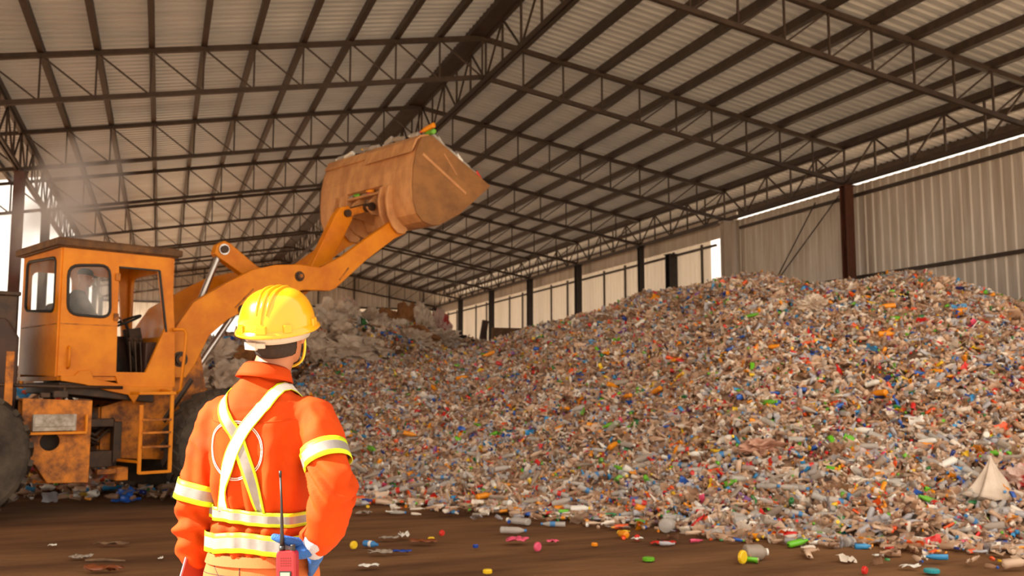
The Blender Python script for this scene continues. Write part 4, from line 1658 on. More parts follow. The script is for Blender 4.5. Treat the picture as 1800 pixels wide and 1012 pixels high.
b = MB()
rings = []
rimr = []
NH = 48
for t in np.linspace(0, 1, 15):
    a = t * PI / 2
    z = 0.128 * math.sin(a) ** 0.96
    k = max(math.cos(a), 0.0) ** 0.72
    rings.append([HT(0.119 * k * math.cos(p), 0.142 * k * math.sin(p), z) for p in np.linspace(0, 2 * PI, NH + 1)[:-1]])
b.loft(rings, cap=False)
b._add([rings[-1][i] for i in range(NH)], [tuple(range(NH))])
shell_ = b.build('hard_hat', M['helmet'], PER, smooth=True)
s_ = shell_.modifiers.new('Solidify', 'SOLIDIFY')
s_.thickness = 0.003
s_.offset = -1
b = MB()
r0, r1, r2, r3 = [], [], [], []
for p in np.linspace(0, 2 * PI, NH + 1)[:-1]:
    c_, s2 = math.cos(p), math.sin(p)
    vis = max(0, s2) ** 3
    e = 0.012 + 0.042 * vis
    r0.append(HT(0.118 * c_, 0.141 * s2, 0.010))
    r1.append(HT((0.118 + e * .8) * c_, (0.141 + e * .8) * s2, 0.000 - 0.012 * vis))
    r2.append(HT((0.118 + e) * c_, (0.141 + e) * s2, -0.008 - 0.02 * vis))
    r3.append(HT((0.116 + e * .9) * c_, (0.139 + e * .9) * s2, -0.010 - 0.02 * vis))
b.loft([r0, r1, r2, r3, [HT(0.116 * math.cos(p), 0.139 * math.sin(p), 0.004) for p in np.linspace(0, 2 * PI, NH + 1)[:-1]]], cap=False)
b.build('brim', M['helmet'], shell_, smooth=True)


def dome(x, y):
    """height of the shell over a spot of its plan"""
    k = min(math.hypot(x / 0.119, y / 0.142), 0.999)
    a = math.acos(min(1, k ** (1 / 0.72)))
    return 0.128 * math.sin(a) ** 0.96


for x0, y0, y1, r_ in ((0, -0.1385, 0.10, 0.0062), (0.024, -0.129, 0.09, 0.0055), (-0.024, -0.129, 0.09, 0.0055)):
    b = MB()
    pts, rr = [], []
    for y in np.linspace(y0, y1, 28):
        xx = x0 * (1 - 0.35 * (abs(y) / 0.13) ** 2)
        pts.append(HT(xx, y, dome(xx, y) + 0.0005))
        rr.append(r_ * min(1, 0.35 + 6 * min((y - y0), (y1 - y)) / 0.2))
    b.tube(pts, rr, 10)
    b.build('crown_ridge', M['helmet'], shell_, smooth=True)
for ang in (-90, -52, -128, 0, 180):
    b = MB()
    a = math.radians(ang)
    c_ = HT(0.121 * math.cos(a), 0.143 * math.sin(a), 0.017)
    b.box(c_, (0.010, 0.034 if ang in (-90, 0, 180) else 0.026, 0.026), HROT @ Matrix.Rotation(math.atan2(0.119 * math.sin(a), 0.142 * math.cos(a)) if False else a, 3, 'Z'))
    b.build('slot_boss', M['helmet'], shell_, bevel=0.003)
b = MB()
rA = [[HT(q * 0.104 * math.cos(p), q * 0.125 * math.sin(p), z) for p in np.linspace(0, 2 * PI, 41)[:-1]] for q, z in ((1.0, 0.0), (0.99, -0.018), (0.93, -0.034), (0.90, -0.034), (0.95, -0.018), (0.96, 0.0))]
b.loft(rA, cap=False)
sb = b.build('suspension_band', M['suspension'], shell_, smooth=True)
b = MB()
for p in np.linspace(PI + 0.6, 2 * PI - 0.6, 9):
    b.lathe([(0.0035, 0), (0.0035, 0.003)], HT(0.103 * math.cos(p), 0.124 * math.sin(p), -0.012), HROT @ Vector((math.cos(p), math.sin(p), 0)), 8)
b.build('band_hole', M['black_plastic'], sb)
b = MB()
c_ = HT(-0.045, -0.116, -0.036)
b.box(c_, (0.045, 0.012, 0.026), HROT @ Matrix.Rotation(math.radians(-20), 3, 'Z'))
b.box(HT(-0.012, -0.122, -0.034), (0.03, 0.010, 0.018), HROT)
b.build('ratchet_knob', M['suspension'], sb, bevel=0.003)
b = MB()
pts = [T(q * x, y, z) for q, x, y, z in ((1, .078, .02, -.01), (1, .074, .03, -.06), (1, .056, .045, -.105), (1, .02, .055, -.128), (-1, .02, .055, -.128), (-1, .056, .045, -.105), (-1, .074, .03, -.06), (-1, .078, .02, -.01))]
pts2, _r = smooth_pts(pts, [.004] * 8, 5)
b.tube(pts2, 0.0045, 6)
b.build('chin_strap', M['strap_yellow'], shell_, smooth=True)

# ------------------------------------------------------------------ what the worker carries
RAD = empty('walkie_talkie', PO, PH)
tag(RAD, 'red two-way radio with long black antenna clipped on the back of the trousers', 'radio')
RX = Matrix.Translation((0.178, -0.162, 0.955)) @ Matrix.Rotation(math.radians(6), 4, 'Z') @ Matrix.Rotation(math.radians(-2), 4, 'Y')


def R2():
    b = MB()
    b.X = RX
    return b


b = R2()
b.plate([(-0.028, -0.075), (0.028, -0.075), (0.030, -0.04), (0.030, 0.038), (0.025, 0.046), (-0.025, 0.046), (-0.030, 0.038), (-0.030, -0.04)], [], lambda a, c, d: (a, d, c), 0.032)
rc = b.build('case', M['radio_red'], RAD, bevel=0.005)
b = R2()
b.tube([(-0.016, 0, 0.044), (-0.016, 0, 0.060)], 0.0085, 14)
b.tube([(-0.016, 0, 0.058), (-0.0165, 0, 0.10), (-0.018, 0.002, 0.18), (-0.022, 0.004, 0.262)], [0.0072, 0.0056, 0.0036, 0.003], 10)
b.tube([(-0.022, 0.004, 0.258), (-0.0225, 0.004, 0.276)], 0.0042, 10)
b.build('antenna', M['black_plastic'], RAD, smooth=True)
b = R2()
b.lathe([(0.0075, 0), (0.0075, 0.016), (0.006, 0.018)], (0.017, 0, 0.045), (0, 0, 1), 14)
b.build('volume_knob', M['black_plastic'], RAD)
b = R2()
b.box((0.0, -0.0165, -0.022), (0.036, 0.003, 0.024))
sc_ = b.build('screen_frame', M['black_plastic'], RAD)
b = R2()
b.box((0.0, -0.0185, -0.021), (0.029, 0.002, 0.015))
b.build('display', M['lcd'], sc_)
b = R2()
for i in range(5):
    for j in range(4):
        b.box((-0.014 + 0.007 * i, -0.0165, 0.006 + 0.007 * j), (0.0045, 0.0015, 0.0022))
b.build('speaker_grille', mat('dark_red_slots', rgb(96, 14, 22), 0.6), RAD)
b = R2()
for i in range(3):
    for j in range(2):
        b.box((-0.014 + 0.014 * i, -0.0175, -0.045 - 0.012 * j), (0.010, 0.004, 0.007))
b.build('keypad', M['black_plastic'], RAD, bevel=0.001)
b = R2()
b.box((-0.031, 0, 0.008), (0.004, 0.014, 0.03))
b.build('talk_button', M['black_plastic'], RAD)
b = R2()
b.box((0, 0.018, 0.005), (0.022, 0.006, 0.06))
b.build('belt_clip', M['black_plastic'], RAD)

TAB = empty('tablet', PO, PH)
tag(TAB, 'dark red tablet case with a silver edge held against the left hip', 'tablet')
TX = Matrix.Translation((-0.222, 0.03, 0.865)) @ Matrix.Rotation(math.radians(62), 4, 'Z') @ Matrix.Rotation(math.radians(16), 4, 'Y')
b = MB()
b.X = TX
b.plate(rrect(-0.085, -0.125, 0.085, 0.125, 0.012), [], lambda a, c, d: (a, d, c), 0.013)
tb = b.build('case', M['tablet_red'], TAB, bevel=0.002)
b = MB()
b.X = TX
ol = rrect(-0.086, -0.126, 0.086, 0.126, 0.012)
b.tube([(a, 0, c) for a, c in ol + ol[:2]], 0.0030, 6)
b.build('silver_edge', M['tablet_edge'], TAB)
b = MB()
b.X = TX
b.plate(rrect(-0.075, -0.115, 0.075, 0.115, 0.006), [], lambda a, c, d: (a, d + 0.0075, c), 0.0015)
b.build('screen', M['black_plastic'], TAB)

# ------------------------------------------------------------------ the loader operator, seated in the cab
OP = empty('person', FO, FT)
tag(OP, 'person in dark clothes sitting at the controls inside the loader cab', 'person')
b = MB()
OC = Vector((-0.86, -0.10, 2.90))
TR = Matrix.Rotation(math.radians(-90), 3, 'Z') @ Matrix.Rotation(math.radians(-6), 3, 'X')
T2 = head_mesh(b, OC, TR, 0.95)
limb(b, [(-0.93, -0.10, 2.68), (-0.89, -0.10, 2.80), (-0.87, -0.10, 2.85)], [.058, .054, .052], 14)
b.loft([ring((x, -0.10, z), (0.2, 0, 1), rx, ry, (0, 1, 0), 20) for x, z, rx, ry in ((-1.04, 2.05, .16, .11), (-1.05, 2.2, .15, .10), (-1.02, 2.4, .165, .11), (-0.98, 2.57, .18, .10), (-0.95, 2.66, .13, .075), (-0.93, 2.71, .07, .06))])
for q in (-1, 1):
    y = -0.10 + q * 0.19
    limb(b, *smooth_pts([(-0.97, -0.10 + q * .12, 2.60), (-0.96, y, 2.60), (-0.80, y + q * .05, 2.36), (-0.56, -0.10 + q * .16, 2.40)], [.05, .056, .044, .03]), 12)
    hand(b, (-0.56, -0.10 + q * .16, 2.40), (0.9, q * 0.05, -0.05), (0, 0, -1), (0, -q, 0.2), curl=0.55)
    limb(b, *smooth_pts([(-1.02, -0.10 + q * .08, 2.10), (-0.80, -0.10 + q * .12, 2.12), (-0.58, -0.10 + q * .15, 2.08), (-0.50, -0.10 + q * .15, 1.88), (-0.44, -0.10 + q * .15, 1.71)], [.085, .08, .06, .052, .04]), 12)
    limb(b, [(-0.47, -0.10 + q * .15, 1.68), (-0.36, -0.10 + q * .15, 1.665), (-0.28, -0.10 + q * .155, 1.66)], [(.036, .032), (.038, .026), (.03, .02)], 12, (0, 1, 0))
ob = b.build('body', M['skin'], OP)
fuse(ob, 0.009, 3)
bake(ob)
eyes_and_brows(T2, ob, 0.95)
b = MB()
b.loft([ring((x, -0.10, z), (0.2, 0, 1), rx, ry, (0, 1, 0), 22) for x, z, rx, ry in ((-1.04, 2.02, .19, .135), (-1.05, 2.2, .175, .125), (-1.02, 2.4, .19, .13), (-0.98, 2.57, .20, .118), (-0.95, 2.67, .15, .09), (-0.925, 2.73, .075, .066))])
for q in (-1, 1):
    y = -0.10 + q * 0.19
    limb(b, *smooth_pts([(-0.97, -0.10 + q * .12, 2.60), (-0.96, y, 2.60), (-0.80, y + q * .05, 2.36), (-0.60, -0.10 + q * .165, 2.395)], [.07, .073, .058, .044]), 14)
oj = b.build('jacket', M['black_cloth'], OP)
fuse(oj, 0.013, 5)
bake(oj)
b = MB()
for q in (-1, 1):
    limb(b, *smooth_pts([(-1.02, -0.10 + q * .08, 2.10), (-0.80, -0.10 + q * .12, 2.12), (-0.57, -0.10 + q * .15, 2.085), (-0.50, -0.10 + q * .15, 1.88), (-0.45, -0.10 + q * .15, 1.73)], [.105, .095, .075, .066, .058]), 14)
ot = b.build('trousers', M['black_cloth'], OP)
fuse(ot, 0.013, 4)
bake(ot)
b = MB()
def OTT(x, y, z):
    return T2(x, y, z)
b.loft([[OTT(rx * math.cos(2 * PI * k / 24), -0.006 + ry * math.sin(2 * PI * k / 24), z) for k in range(24)] for z, rx, ry in ((0.03, .084, .104), (0.07, .086, .106), (0.105, .07, .086), (0.125, .04, .05), (0.13, .01, .01))])
b.loft([[OTT(x * 0.07, 0.08 + y * 0.085, z + 0.03) for x, y in ((-1, 0), (1, 0), (.8, .8), (0, 1), (-.8, .8))] for z in (0.0, 0.008)])
b.build('cap', M['black_cloth'], OP, smooth=False)
for q in (-1, 1):
    b = MB()
    limb(b, [(-0.49, -0.10 + q * .15, 1.68), (-0.36, -0.10 + q * .15, 1.668), (-0.25, -0.10 + q * .155, 1.658)], [(.046, .042), (.046, .034), (.038, .026)], 12, (0, 1, 0))
    b.build('boot', M['boot'], OP, smooth=True)
# ================================================================== THE PILES


def interp(tab, x):
    xs_ = [t[0] for t in tab]
    return [np.interp(x, xs_, [t[i] for t in tab]) for i in range(1, len(tab[0]))]


# foot and crest of the bottle pile: bearing (as measured on the photo), image height of it, distance of the crest
FOOT = [(380, 853), (480, 862), (600, 872), (700, 884), (800, 891), (900, 897), (1000, 907), (1100, 916), (1250, 935), (1400, 945), (1550, 954), (1800, 966), (2100, 985), (2500, 1010)]
CREST = [(380, 720, 16.0), (480, 690, 16.5), (520, 668, 17.4), (560, 652, 18.2), (640, 641, 19), (700, 634, 19.5), (760, 626, 20), (830, 606, 20.5), (900, 588, 20.3),
         (1000, 561, 19.6), (1100, 536, 18.8), (1200, 506, 17.8), (1280, 488, 17.0), (1330, 486, 16.6), (1420, 496, 16.2), (1500, 499, 16), (1560, 492, 15.8), (1640, 504, 15.5),
         (1700, 514, 15.1), (1760, 532, 14.6), (1800, 540, 14.3), (2100, 580, 13), (2500, 650, 12)]
HFOOT = [(-450, 850), (-100, 853), (120, 857), (300, 855), (450, 850), (560, 846), (900, 840)]
HCREST = [(-450, 668, 19), (-200, 662, 19), (0, 657, 19), (100, 652, 19), (250, 622, 20), (330, 604, 20), (400, 590, 20.5), (440, 598, 21), (500, 575, 23), (560, 560, 24), (610, 556, 25), (660, 572, 25.5),
          (720, 572, 26), (770, 578, 27), (800, 598, 28), (850, 612, 30), (900, 640, 31)]


def surf(foot, crest, px, v):
    """spot on a pile: v 0 at the foot, 1 at the crest, beyond 1 down the far side"""
    yb, = interp(foot, px)
    yc, wc = interp(crest, px)
    B = on_ground(px, float(yb))
    C_ = sight(px, float(yc), float(wc))
    h = B.lerp(C_, v)
    zc = C_.z
    if v <= 1:
        e = 0.5 - 0.5 * math.cos(PI * min(1, v))
        z = zc * (0.82 * v + 0.18 * (1 - (1 - v) ** 2) - 0.05 * math.sin(2 * PI * v))
    else:
        z = zc * (1 - 0.75 * (v - 1) ** 1.3)
    return Vector((min(h.x, 17.4), h.y, z))


def mound_mesh(foot, crest, p0, p1, npx, nv, vmax, lump, freq, dz=-0.08):
    rows = []
    for i in range(npx + 1):
        px = p0 + (p1 - p0) * i / npx
        row = []
        for j in range(nv + 1):
            v = vmax * j / nv
            p = surf(foot, crest, px, v)
            n = _noise.fractal((p.x * freq, p.y * freq, p.z * freq), 1.0, 2.0, 4)
            row.append(Vector((p.x, p.y, max(p.z + dz + lump * n * min(1, v * 3 + .2), -0.1))))
        rows.append(row)
    return rows


def mound_points(foot, crest, p0, p1, N, vmax, lump, freq, seed):
    """evenly spread spots over the part of a pile that faces the yard"""
    rg = np.random.default_rng(seed)
    G = 160
    H = 60
    P = np.array([[surf(foot, crest, p0 + (p1 - p0) * i / G, vmax * j / H) for j in range(H + 1)] for i in range(G + 1)])
    a = P[1:, :-1] - P[:-1, :-1]
    c = P[:-1, 1:] - P[:-1, :-1]
    ar = np.linalg.norm(np.cross(a, c), axis=2).ravel()
    ar = ar / ar.sum()
    idx = rg.choice(len(ar), N, p=ar)
    i, j = idx // H, idx % H
    u, v = rg.random(N), rg.random(N)
    Q = (P[i, j] * ((1 - u) * (1 - v))[:, None] + P[i + 1, j] * (u * (1 - v))[:, None] + P[i, j + 1] * ((1 - u) * v)[:, None] + P[i + 1, j + 1] * (u * v)[:, None])
    dz = np.array([lump * _noise.fractal((p[0] * freq, p[1] * freq, p[2] * freq), 1.0, 2.0, 4) for p in Q])
    Q[:, 2] += dz
    V = (j + v) / H * vmax
    return Q, V


# colours of the plastic
PAL = [(rgb(236, 90, 30), 12), (rgb(246, 156, 26), 15), (rgb(246, 204, 40), 8), (rgb(216, 44, 40), 11), (rgb(226, 84, 120), 3), (rgb(44, 96, 190), 10), (rgb(60, 150, 210), 9),
       (rgb(40, 60, 140), 4), (rgb(110, 196, 40), 6), (rgb(46, 130, 70), 4), (rgb(236, 232, 224), 16), (rgb(130, 80, 150), 2)]
CLEAR = [(rgb(226, 194, 166), 10), (rgb(208, 172, 142), 12), (rgb(186, 146, 116), 10), (rgb(242, 228, 212), 9), (rgb(190, 188, 194), 8), (rgb(160, 124, 98), 7)]


def pick(pal, n, rg):
    p = np.array([c[1] for c in pal], float)
    i = rg.choice(len(pal), n, p=p / p.sum())
    return np.array([c[0] for c in pal])[i]


def bottle_template(n=7, L=0.20, r=0.032):
    rings = [(0.35, 0), (1, .04), (0.97, .33), (1.0, .62), (.42, .85), (.40, .90), (.52, .90), (.52, .99), (.3, 1.0)]
    v, f, part = [], [], []
    for rr, t in rings:
        for k in range(n):
            a = 2 * PI * k / n
            v.append((t * L - L / 2, rr * r * math.cos(a), rr * r * math.sin(a)))
    for i in range(len(rings) - 1):
        for k in range(n):
            f.append((i * n + k, i * n + (k + 1) % n, (i + 1) * n + (k + 1) % n, (i + 1) * n + k))
            part.append(0 if i in (0, 2, 3, 4) and i != 2 else (2 if i in (1, 2) else 1))
    part = np.array([{0: 0, 1: 2, 2: 2, 3: 0, 4: 0, 5: 1, 6: 1, 7: 1}[i // n] for i in range(len(f))])
    return np.array(v), np.array(f), part


def scrap_template():
    """crumpled piece of film"""
    G = 4
    v = [((i / G - .5) * .2, (j / G - .5) * .16, 0.035 * math.sin(i * 2.3 + j) * math.cos(j * 1.9)) for i in range(G + 1) for j in range(G + 1)]
    f = [(i * (G + 1) + j, (i + 1) * (G + 1) + j, (i + 1) * (G + 1) + j + 1, i * (G + 1) + j + 1) for i in range(G) for j in range(G)]
    return np.array(v), np.array(f), np.zeros(len(f), int)


def cap_template(n=8, r=0.019, h=0.014):
    v = [(r * math.cos(2 * PI * k / n), r * math.sin(2 * PI * k / n), z) for z in (0, h) for k in range(n)] + [(0, 0, h * 1.05)]
    f = [(k, (k + 1) % n, n + (k + 1) % n, n + k) for k in range(n)] + [(n + k, n + (k + 1) % n, 2 * n, 2 * n) for k in range(n)]
    return np.array(v), np.array(f), np.ones(len(f), int)


def rand_rot(n, rg, flat=0.6):
    yaw = rg.random(n) * 2 * PI
    tilt = rg.normal(0, flat, n)
    roll = rg.random(n) * 2 * PI
    cy_, sy_ = np.cos(yaw), np.sin(yaw)
    ct, st_ = np.cos(tilt), np.sin(tilt)
    cr, sr = np.cos(roll), np.sin(roll)
    Rz = np.zeros((n, 3, 3)); Rz[:, 0, 0] = cy_; Rz[:, 0, 1] = -sy_; Rz[:, 1, 0] = sy_; Rz[:, 1, 1] = cy_; Rz[:, 2, 2] = 1
    Ry = np.zeros((n, 3, 3)); Ry[:, 0, 0] = ct; Ry[:, 0, 2] = st_; Ry[:, 2, 0] = -st_; Ry[:, 2, 2] = ct; Ry[:, 1, 1] = 1
    Rx = np.zeros((n, 3, 3)); Rx[:, 1, 1] = cr; Rx[:, 1, 2] = -sr; Rx[:, 2, 1] = sr; Rx[:, 2, 2] = cr; Rx[:, 0, 0] = 1
    return Rz @ Ry @ Rx


class Swarm:
    """very many small plastic pieces gathered into one mesh with a colour per face"""

    def __init__(s):
        s.v, s.f, s.c, s.n = [], [], [], 0

    def add(s, tpl, P, scale, R, body, cap, lab, jit, rg):
        tv, tf, tp = tpl
        n = len(P)
        V = tv[None] * scale[:, None, :]
        V = V + rg.normal(0, 1, V.shape) * jit
        V = np.einsum('nij,nvj->nvi', R, V) + P[:, None, :]
        s.v.append(V.reshape(-1, 3))
        F = tf[None] + (np.arange(n) * len(tv))[:, None, None] + s.n
        s.f.append(F.reshape(-1, 4))
        cols = np.stack([body, cap, lab], 1)
        s.c.append(cols[:, tp].reshape(-1, 4))
        s.n += n * len(tv)

    def build(s, name, m, parent=None, extra=None):
        V = np.concatenate(s.v)
        F = np.concatenate(s.f)
        C_ = np.concatenate(s.c)
        me = bpy.data.meshes.new(name)
        nb = len(F)
        me.vertices.add(len(V))
        me.vertices.foreach_set('co', V.astype(np.float32).ravel())
        # last corner repeated = triangle
        tri = F[:, 2] == F[:, 3]
        cnt = np.where(tri, 3, 4)
        loops = F.ravel()[np.repeat(~tri, 4) | np.tile(np.array([1, 1, 1, 0], bool), nb)]
        st_ = np.concatenate([[0], np.cumsum(cnt)[:-1]])
        me.loops.add(len(loops))
        me.loops.foreach_set('vertex_index', loops.astype(np.int32))
        me.polygons.add(nb)
        me.polygons.foreach_set('loop_start', st_.astype(np.int32))
        me.update(calc_edges=True)
        at = me.attributes.new('Col', 'FLOAT_COLOR', 'FACE')
        at.data.foreach_set('color', C_.astype(np.float32).ravel())
        me.materials.append(m)
        me.polygons.foreach_set('use_smooth', np.ones(nb, bool))
        me.update()
        o = bpy.data.objects.new(name, me)
        COL.objects.link(o)
        if parent is not None:
            o.parent = parent
        return o


def fill(sw, P, rg, coloured=0.085, small=0.25, size=0.80, alpha=0.80, cap_p=0.40, flat=0.5):
    """scatter bottles, film and loose caps over the given spots"""
    n = len(P)
    kind = rg.random(n)
    for sel, tpl, jit in ((kind < 0.62, bottle_template(), 0.0035), ((kind >= 0.62) & (kind < 0.82), scrap_template(), 0.012), (kind >= 0.82, cap_template(), 0.0)):
        q = P[sel]
        k = len(q)
        if not k:
            continue
        sc = rg.uniform(0.65, 1.35, (k, 1)) * size * np.stack([rg.uniform(0.75, 1.25, k), rg.uniform(0.55, 1.2, k), rg.uniform(0.35, 1.15, k)], 1)
        if tpl[2].min() == 1:
            sc = np.ones((k, 3)) * rg.uniform(0.9, 1.6, (k, 1)) * size
        elif tpl[2].max() == 0:
            sc = rg.uniform(0.5, 1.2, (k, 1)) * np.ones((k, 3)) * size
        body = pick(CLEAR, k, rg)
        body[:, 3] = alpha + rg.uniform(-.12, .12, k)
        cm = rg.random(k) < coloured
        body[cm] = pick(PAL, int(cm.sum()), rg)
        cap = pick(PAL, k, rg)
        lab = body.copy()
        lm = rg.random(k) < 0.08
        lab[lm] = pick(PAL, int(lm.sum()), rg)
        nocap = rg.random(k) > cap_p
        if tpl[2].min() != 1:
            cap[nocap] = body[nocap]
        sw.add(tpl, q, sc, rand_rot(k, rg, flat), body, cap, lab, jit * size, rg)


# ---- the great pile of bottles
rg = np.random.default_rng(5)
PN = 42000
Q, V = mound_points(FOOT, CREST, 400, 2150, PN, 1.12, 0.16, 0.8, 5)
Q[:, 2] += rg.uniform(-0.05, 0.06, PN)
Q[:, 2] = np.maximum(Q[:, 2], 0.02)
# small lumps sticking out
sw = Swarm()
fill(sw, Q, rg)
# ragged foot
NF = 1500
pxs = rg.uniform(420, 2100, NF)
off = rg.exponential(0.28, NF)
PF = []
for a, d in zip(pxs, off):
    g_ = on_ground(a, float(interp(FOOT, a)[0]))
    hd_ = Vector((g_.x, g_.y, 0)).normalized()
    g_ = g_ - hd_ * (d - 0.12)
    PF.append((g_.x, g_.y, 0.025 + 0.03 * rg.random()))
fill(sw, np.array(PF), rg, flat=0.08)
pile = empty('bottle_pile', (10.0, 14.0, 0))
tag(pile, 'huge heap of mixed clear and coloured plastic bottles piled against the metal wall', 'plastic waste pile', kind='stuff')
o = sw.build('loose_plastic', M['trash'], None)
o.parent = pile
o.matrix_parent_inverse = Matrix.Translation((-10.0, -14.0, 0))
o['kind'] = 'stuff'
rows = mound_mesh(FOOT, CREST, 400, 2500, 150, 60, 1.6, 0.16, 0.8, -0.05)
b = MB()
b.loft(rows, cap=False, closed=False)
o = b.build('pile_core', M['mound'], None, smooth=True)
o.parent = pile
o.matrix_parent_inverse = Matrix.Translation((-10.0, -14.0, 0))
o['kind'] = 'stuff'

# ---- the mixed heap behind the loader
rg = np.random.default_rng(9)
Q, V = mound_points(HFOOT, HCREST, -260, 880, 9000, 1.1, 0.35, 0.5, 3)
Q[:, 2] = np.maximum(Q[:, 2] + rg.uniform(-.05, .1, len(Q)), 0.03)
sw = Swarm()
fill(sw, Q, rg, coloured=0.10, size=1.3, alpha=0.9)
PF = []
for k in range(900):
    a, yy = rg.uniform(-60, 345), 850 + rg.exponential(8.0)
    g_ = on_ground(a, min(float(yy), 882))
    PF.append((g_.x, g_.y, 0.03 + 0.10 * rg.random()))
fill(sw, np.array(PF), rg, coloured=0.2, size=1.1, alpha=0.9, flat=0.15)
heap = empty('mixed_waste_heap', (0.0, 19.0, 0))
tag(heap, 'heap of mixed bags, film and bottles rising behind the loader and the worker', 'waste heap', kind='stuff')
o = sw.build('loose_waste', M['trash'], None)
o.parent = heap
o.matrix_parent_inverse = Matrix.Translation((0, -19.0, 0))
o['kind'] = 'stuff'
b = MB()
b.loft(mound_mesh(HFOOT, HCREST, -450, 900, 90, 36, 1.8, 0.35, 0.5, -0.06), cap=False, closed=False)
o = b.build('heap_core', M['mound'], None, smooth=True)
o.parent = heap
o.matrix_parent_inverse = Matrix.Translation((0, -19.0, 0))
o['kind'] = 'stuff'

# sacks and crushed cartons lying on that heap
SACK = {
    'white': mat('grey_white_sack', rgb(222, 206, 190), 0.7, c2=rgb(184, 164, 146), scale=2.5, amt=1),
    'red': mat('red_and_white_sack', rgb(200, 170, 158), 0.7, c2=rgb(186, 52, 52), scale=3.0, amt=1, lo=0.5, hi=0.56, bump=0.4, bscale=20),
    'brown': mat('brown_carton', rgb(164, 112, 64), 0.8, c2=rgb(120, 78, 46), scale=4, amt=1, bump=0.3, bscale=16),
    'blue': mat('blue_film', rgb(96, 140, 180), 0.5, c2=rgb(180, 184, 190), scale=4, amt=1),
    'dark': mat('dark_sheet', rgb(70, 50, 38), 0.8, c2=rgb(40, 30, 26), scale=4, amt=1),
}


def crumpled(name, size, seed, m, sharp=1.0):
    """creased sack or sheet: a ball drawn out, folded and dented"""
    bm = bmesh.new()
    bmesh.ops.create_icosphere(bm, subdivisions=4, radius=1.0)
    for v in bm.verts:
        c = v.co.copy()
        n = 1 - 1.6 * abs(_noise.noise((c.x * 1.9 + seed * 7.1, c.y * 1.9, c.z * 1.9))) - 0.8 * abs(_noise.noise((c.x * 4.2 + seed * 7.1, c.y * 4.2, c.z * 4.2)))
        n2 = _noise.noise((c.x * 1.1 + seed * 3.3, c.y * 1.1 + 5, c.z * 1.1))
        n3 = _noise.ridged_multi_fractal((c.x * 3.4 + seed * 2.1, c.y * 3.4, c.z * 3.4), 0.8, 2.2, 3, 1.0, 2.0)
        k = 0.90 + 0.42 * sharp * (n - 1.0) + 0.34 * n2 + 0.03 * sharp * (n3 - 1.0)
        k = max(0.4, min(1.05, k))
        v.co = Vector((c.x * k * size[0], c.y * k * size[1], c.z * k * size[2]))
    me = bpy.data.meshes.new(name)
    bm.to_mesh(me)
    bm.free()
    me.materials.append(m)
    o = bpy.data.objects.new(name, me)
    COL.objects.link(o)
    return o


def on_heap(px, v):
    return surf(HFOOT, HCREST, px, v)


SACKS = [('white', 575, .98, (.75, .6, .55), 'big grey-white sack just right of the hard hat'), ('white', 600, .90, (1.0, .6, .55), None), ('red', 612, .97, (.35, .4, .7), 'pale sack with red streak standing on top of the heap'),
         ('white', 640, .88, (1.1, .8, .6), 'largest creased white sack spread on the heap'), ('white', 655, .80, (.9, .7, .5), None), ('brown', 688, .97, (.5, .45, .6), 'dark brown crushed carton on the heap top'),
         ('brown', 716, .99, (.6, .3, .75), 'light brown cardboard sheet standing on the heap top'), ('white', 742, .97, (.5, .5, .85), None), ('red', 770, .98, (.9, .5, .6), 'red and white sack beside the cardboard sheet'),
         ('brown', 740, .80, (.6, .5, .3), None), ('white', 600, .72, (.9, .6, .4), None), ('white', 690, .70, (.8, .6, .35), None), ('dark', 812, .96, (.7, .4, .3), 'dark sheet sloping down beside the bottle pile'),
         ('white', 545, .86, (.8, .6, .5), None), ('white', 400, .55, (.6, .5, .5), None), ('brown', 432, .70, (.45, .4, .35), 'brown carton on the heap left of the hard hat'), ('red', 448, .68, (.45, .4, .5), 'red sack just left of the worker neck'),
         ('white', 412, .6, (.5, .5, .4), None), ('white', 375, .75, (.5, .5, .4), None), ('white', 425, .45, (.5, .5, .4), None), ('blue', 52, .98, (.45, .3, .3), 'pale blue film on the heap behind the tank box'),
         ('white', 90, .93, (.6, .4, .3), None), ('white', 60, .80, (.5, .4, .3), None), ('red', 150, .82, (.5, .4, .3), 'red-streaked film on the heap under the cab'), ('white', 190, .86, (.6, .4, .35), None),
         ('white', 560, .62, (.8, .6, .4), None), ('white', 615, .60, (.9, .6, .45), None), ('white', 650, .66, (.8, .7, .4), None), ('white', 700, .82, (.8, .5, .45), None), ('white', 725, .72, (.8, .6, .4), None), ('white', 580, .82, (.9, .6, .5), None), ('white', 775, .80, (.7, .5, .35), None), ('brown', 665, .90, (.5, .4, .35), None), ('white', 535, .7, (.7, .5, .4), None),
         ('brown', 300, .8, (.6, .5, .4), None), ('white', 340, .6, (.6, .5, .4), None)]
for i, (k, px, v, sz, lab) in enumerate(SACKS):
    p = on_heap(px, v)
    nm = {'white': 'plastic_sack', 'red': 'plastic_sack', 'brown': 'crushed_carton', 'blue': 'plastic_film', 'dark': 'dark_sheet'}[k]
    o = crumpled(nm, sz, i + 1, SACK[k], 1.2 if k != 'brown' else 0.7)
    o.location = p + Vector((0, 0, sz[2] * 0.02))
    o.rotation_euler = (0.3 * math.sin(i * 2.1), 0.4 * math.sin(i * 1.3), i * 1.7)
    if lab:
        tag(o, lab, 'sack' if 'sack' in nm else ('carton' if 'carton' in nm else 'film'), 'sacks and cartons on the heap')
    else:
        tag(o, {'white': 'creased grey-white sack lying half buried in the mixed heap', 'brown': 'plain brown carton lying half buried in the mixed heap'}[k], 'sack' if k == 'white' else 'carton', 'sacks and cartons on the heap')

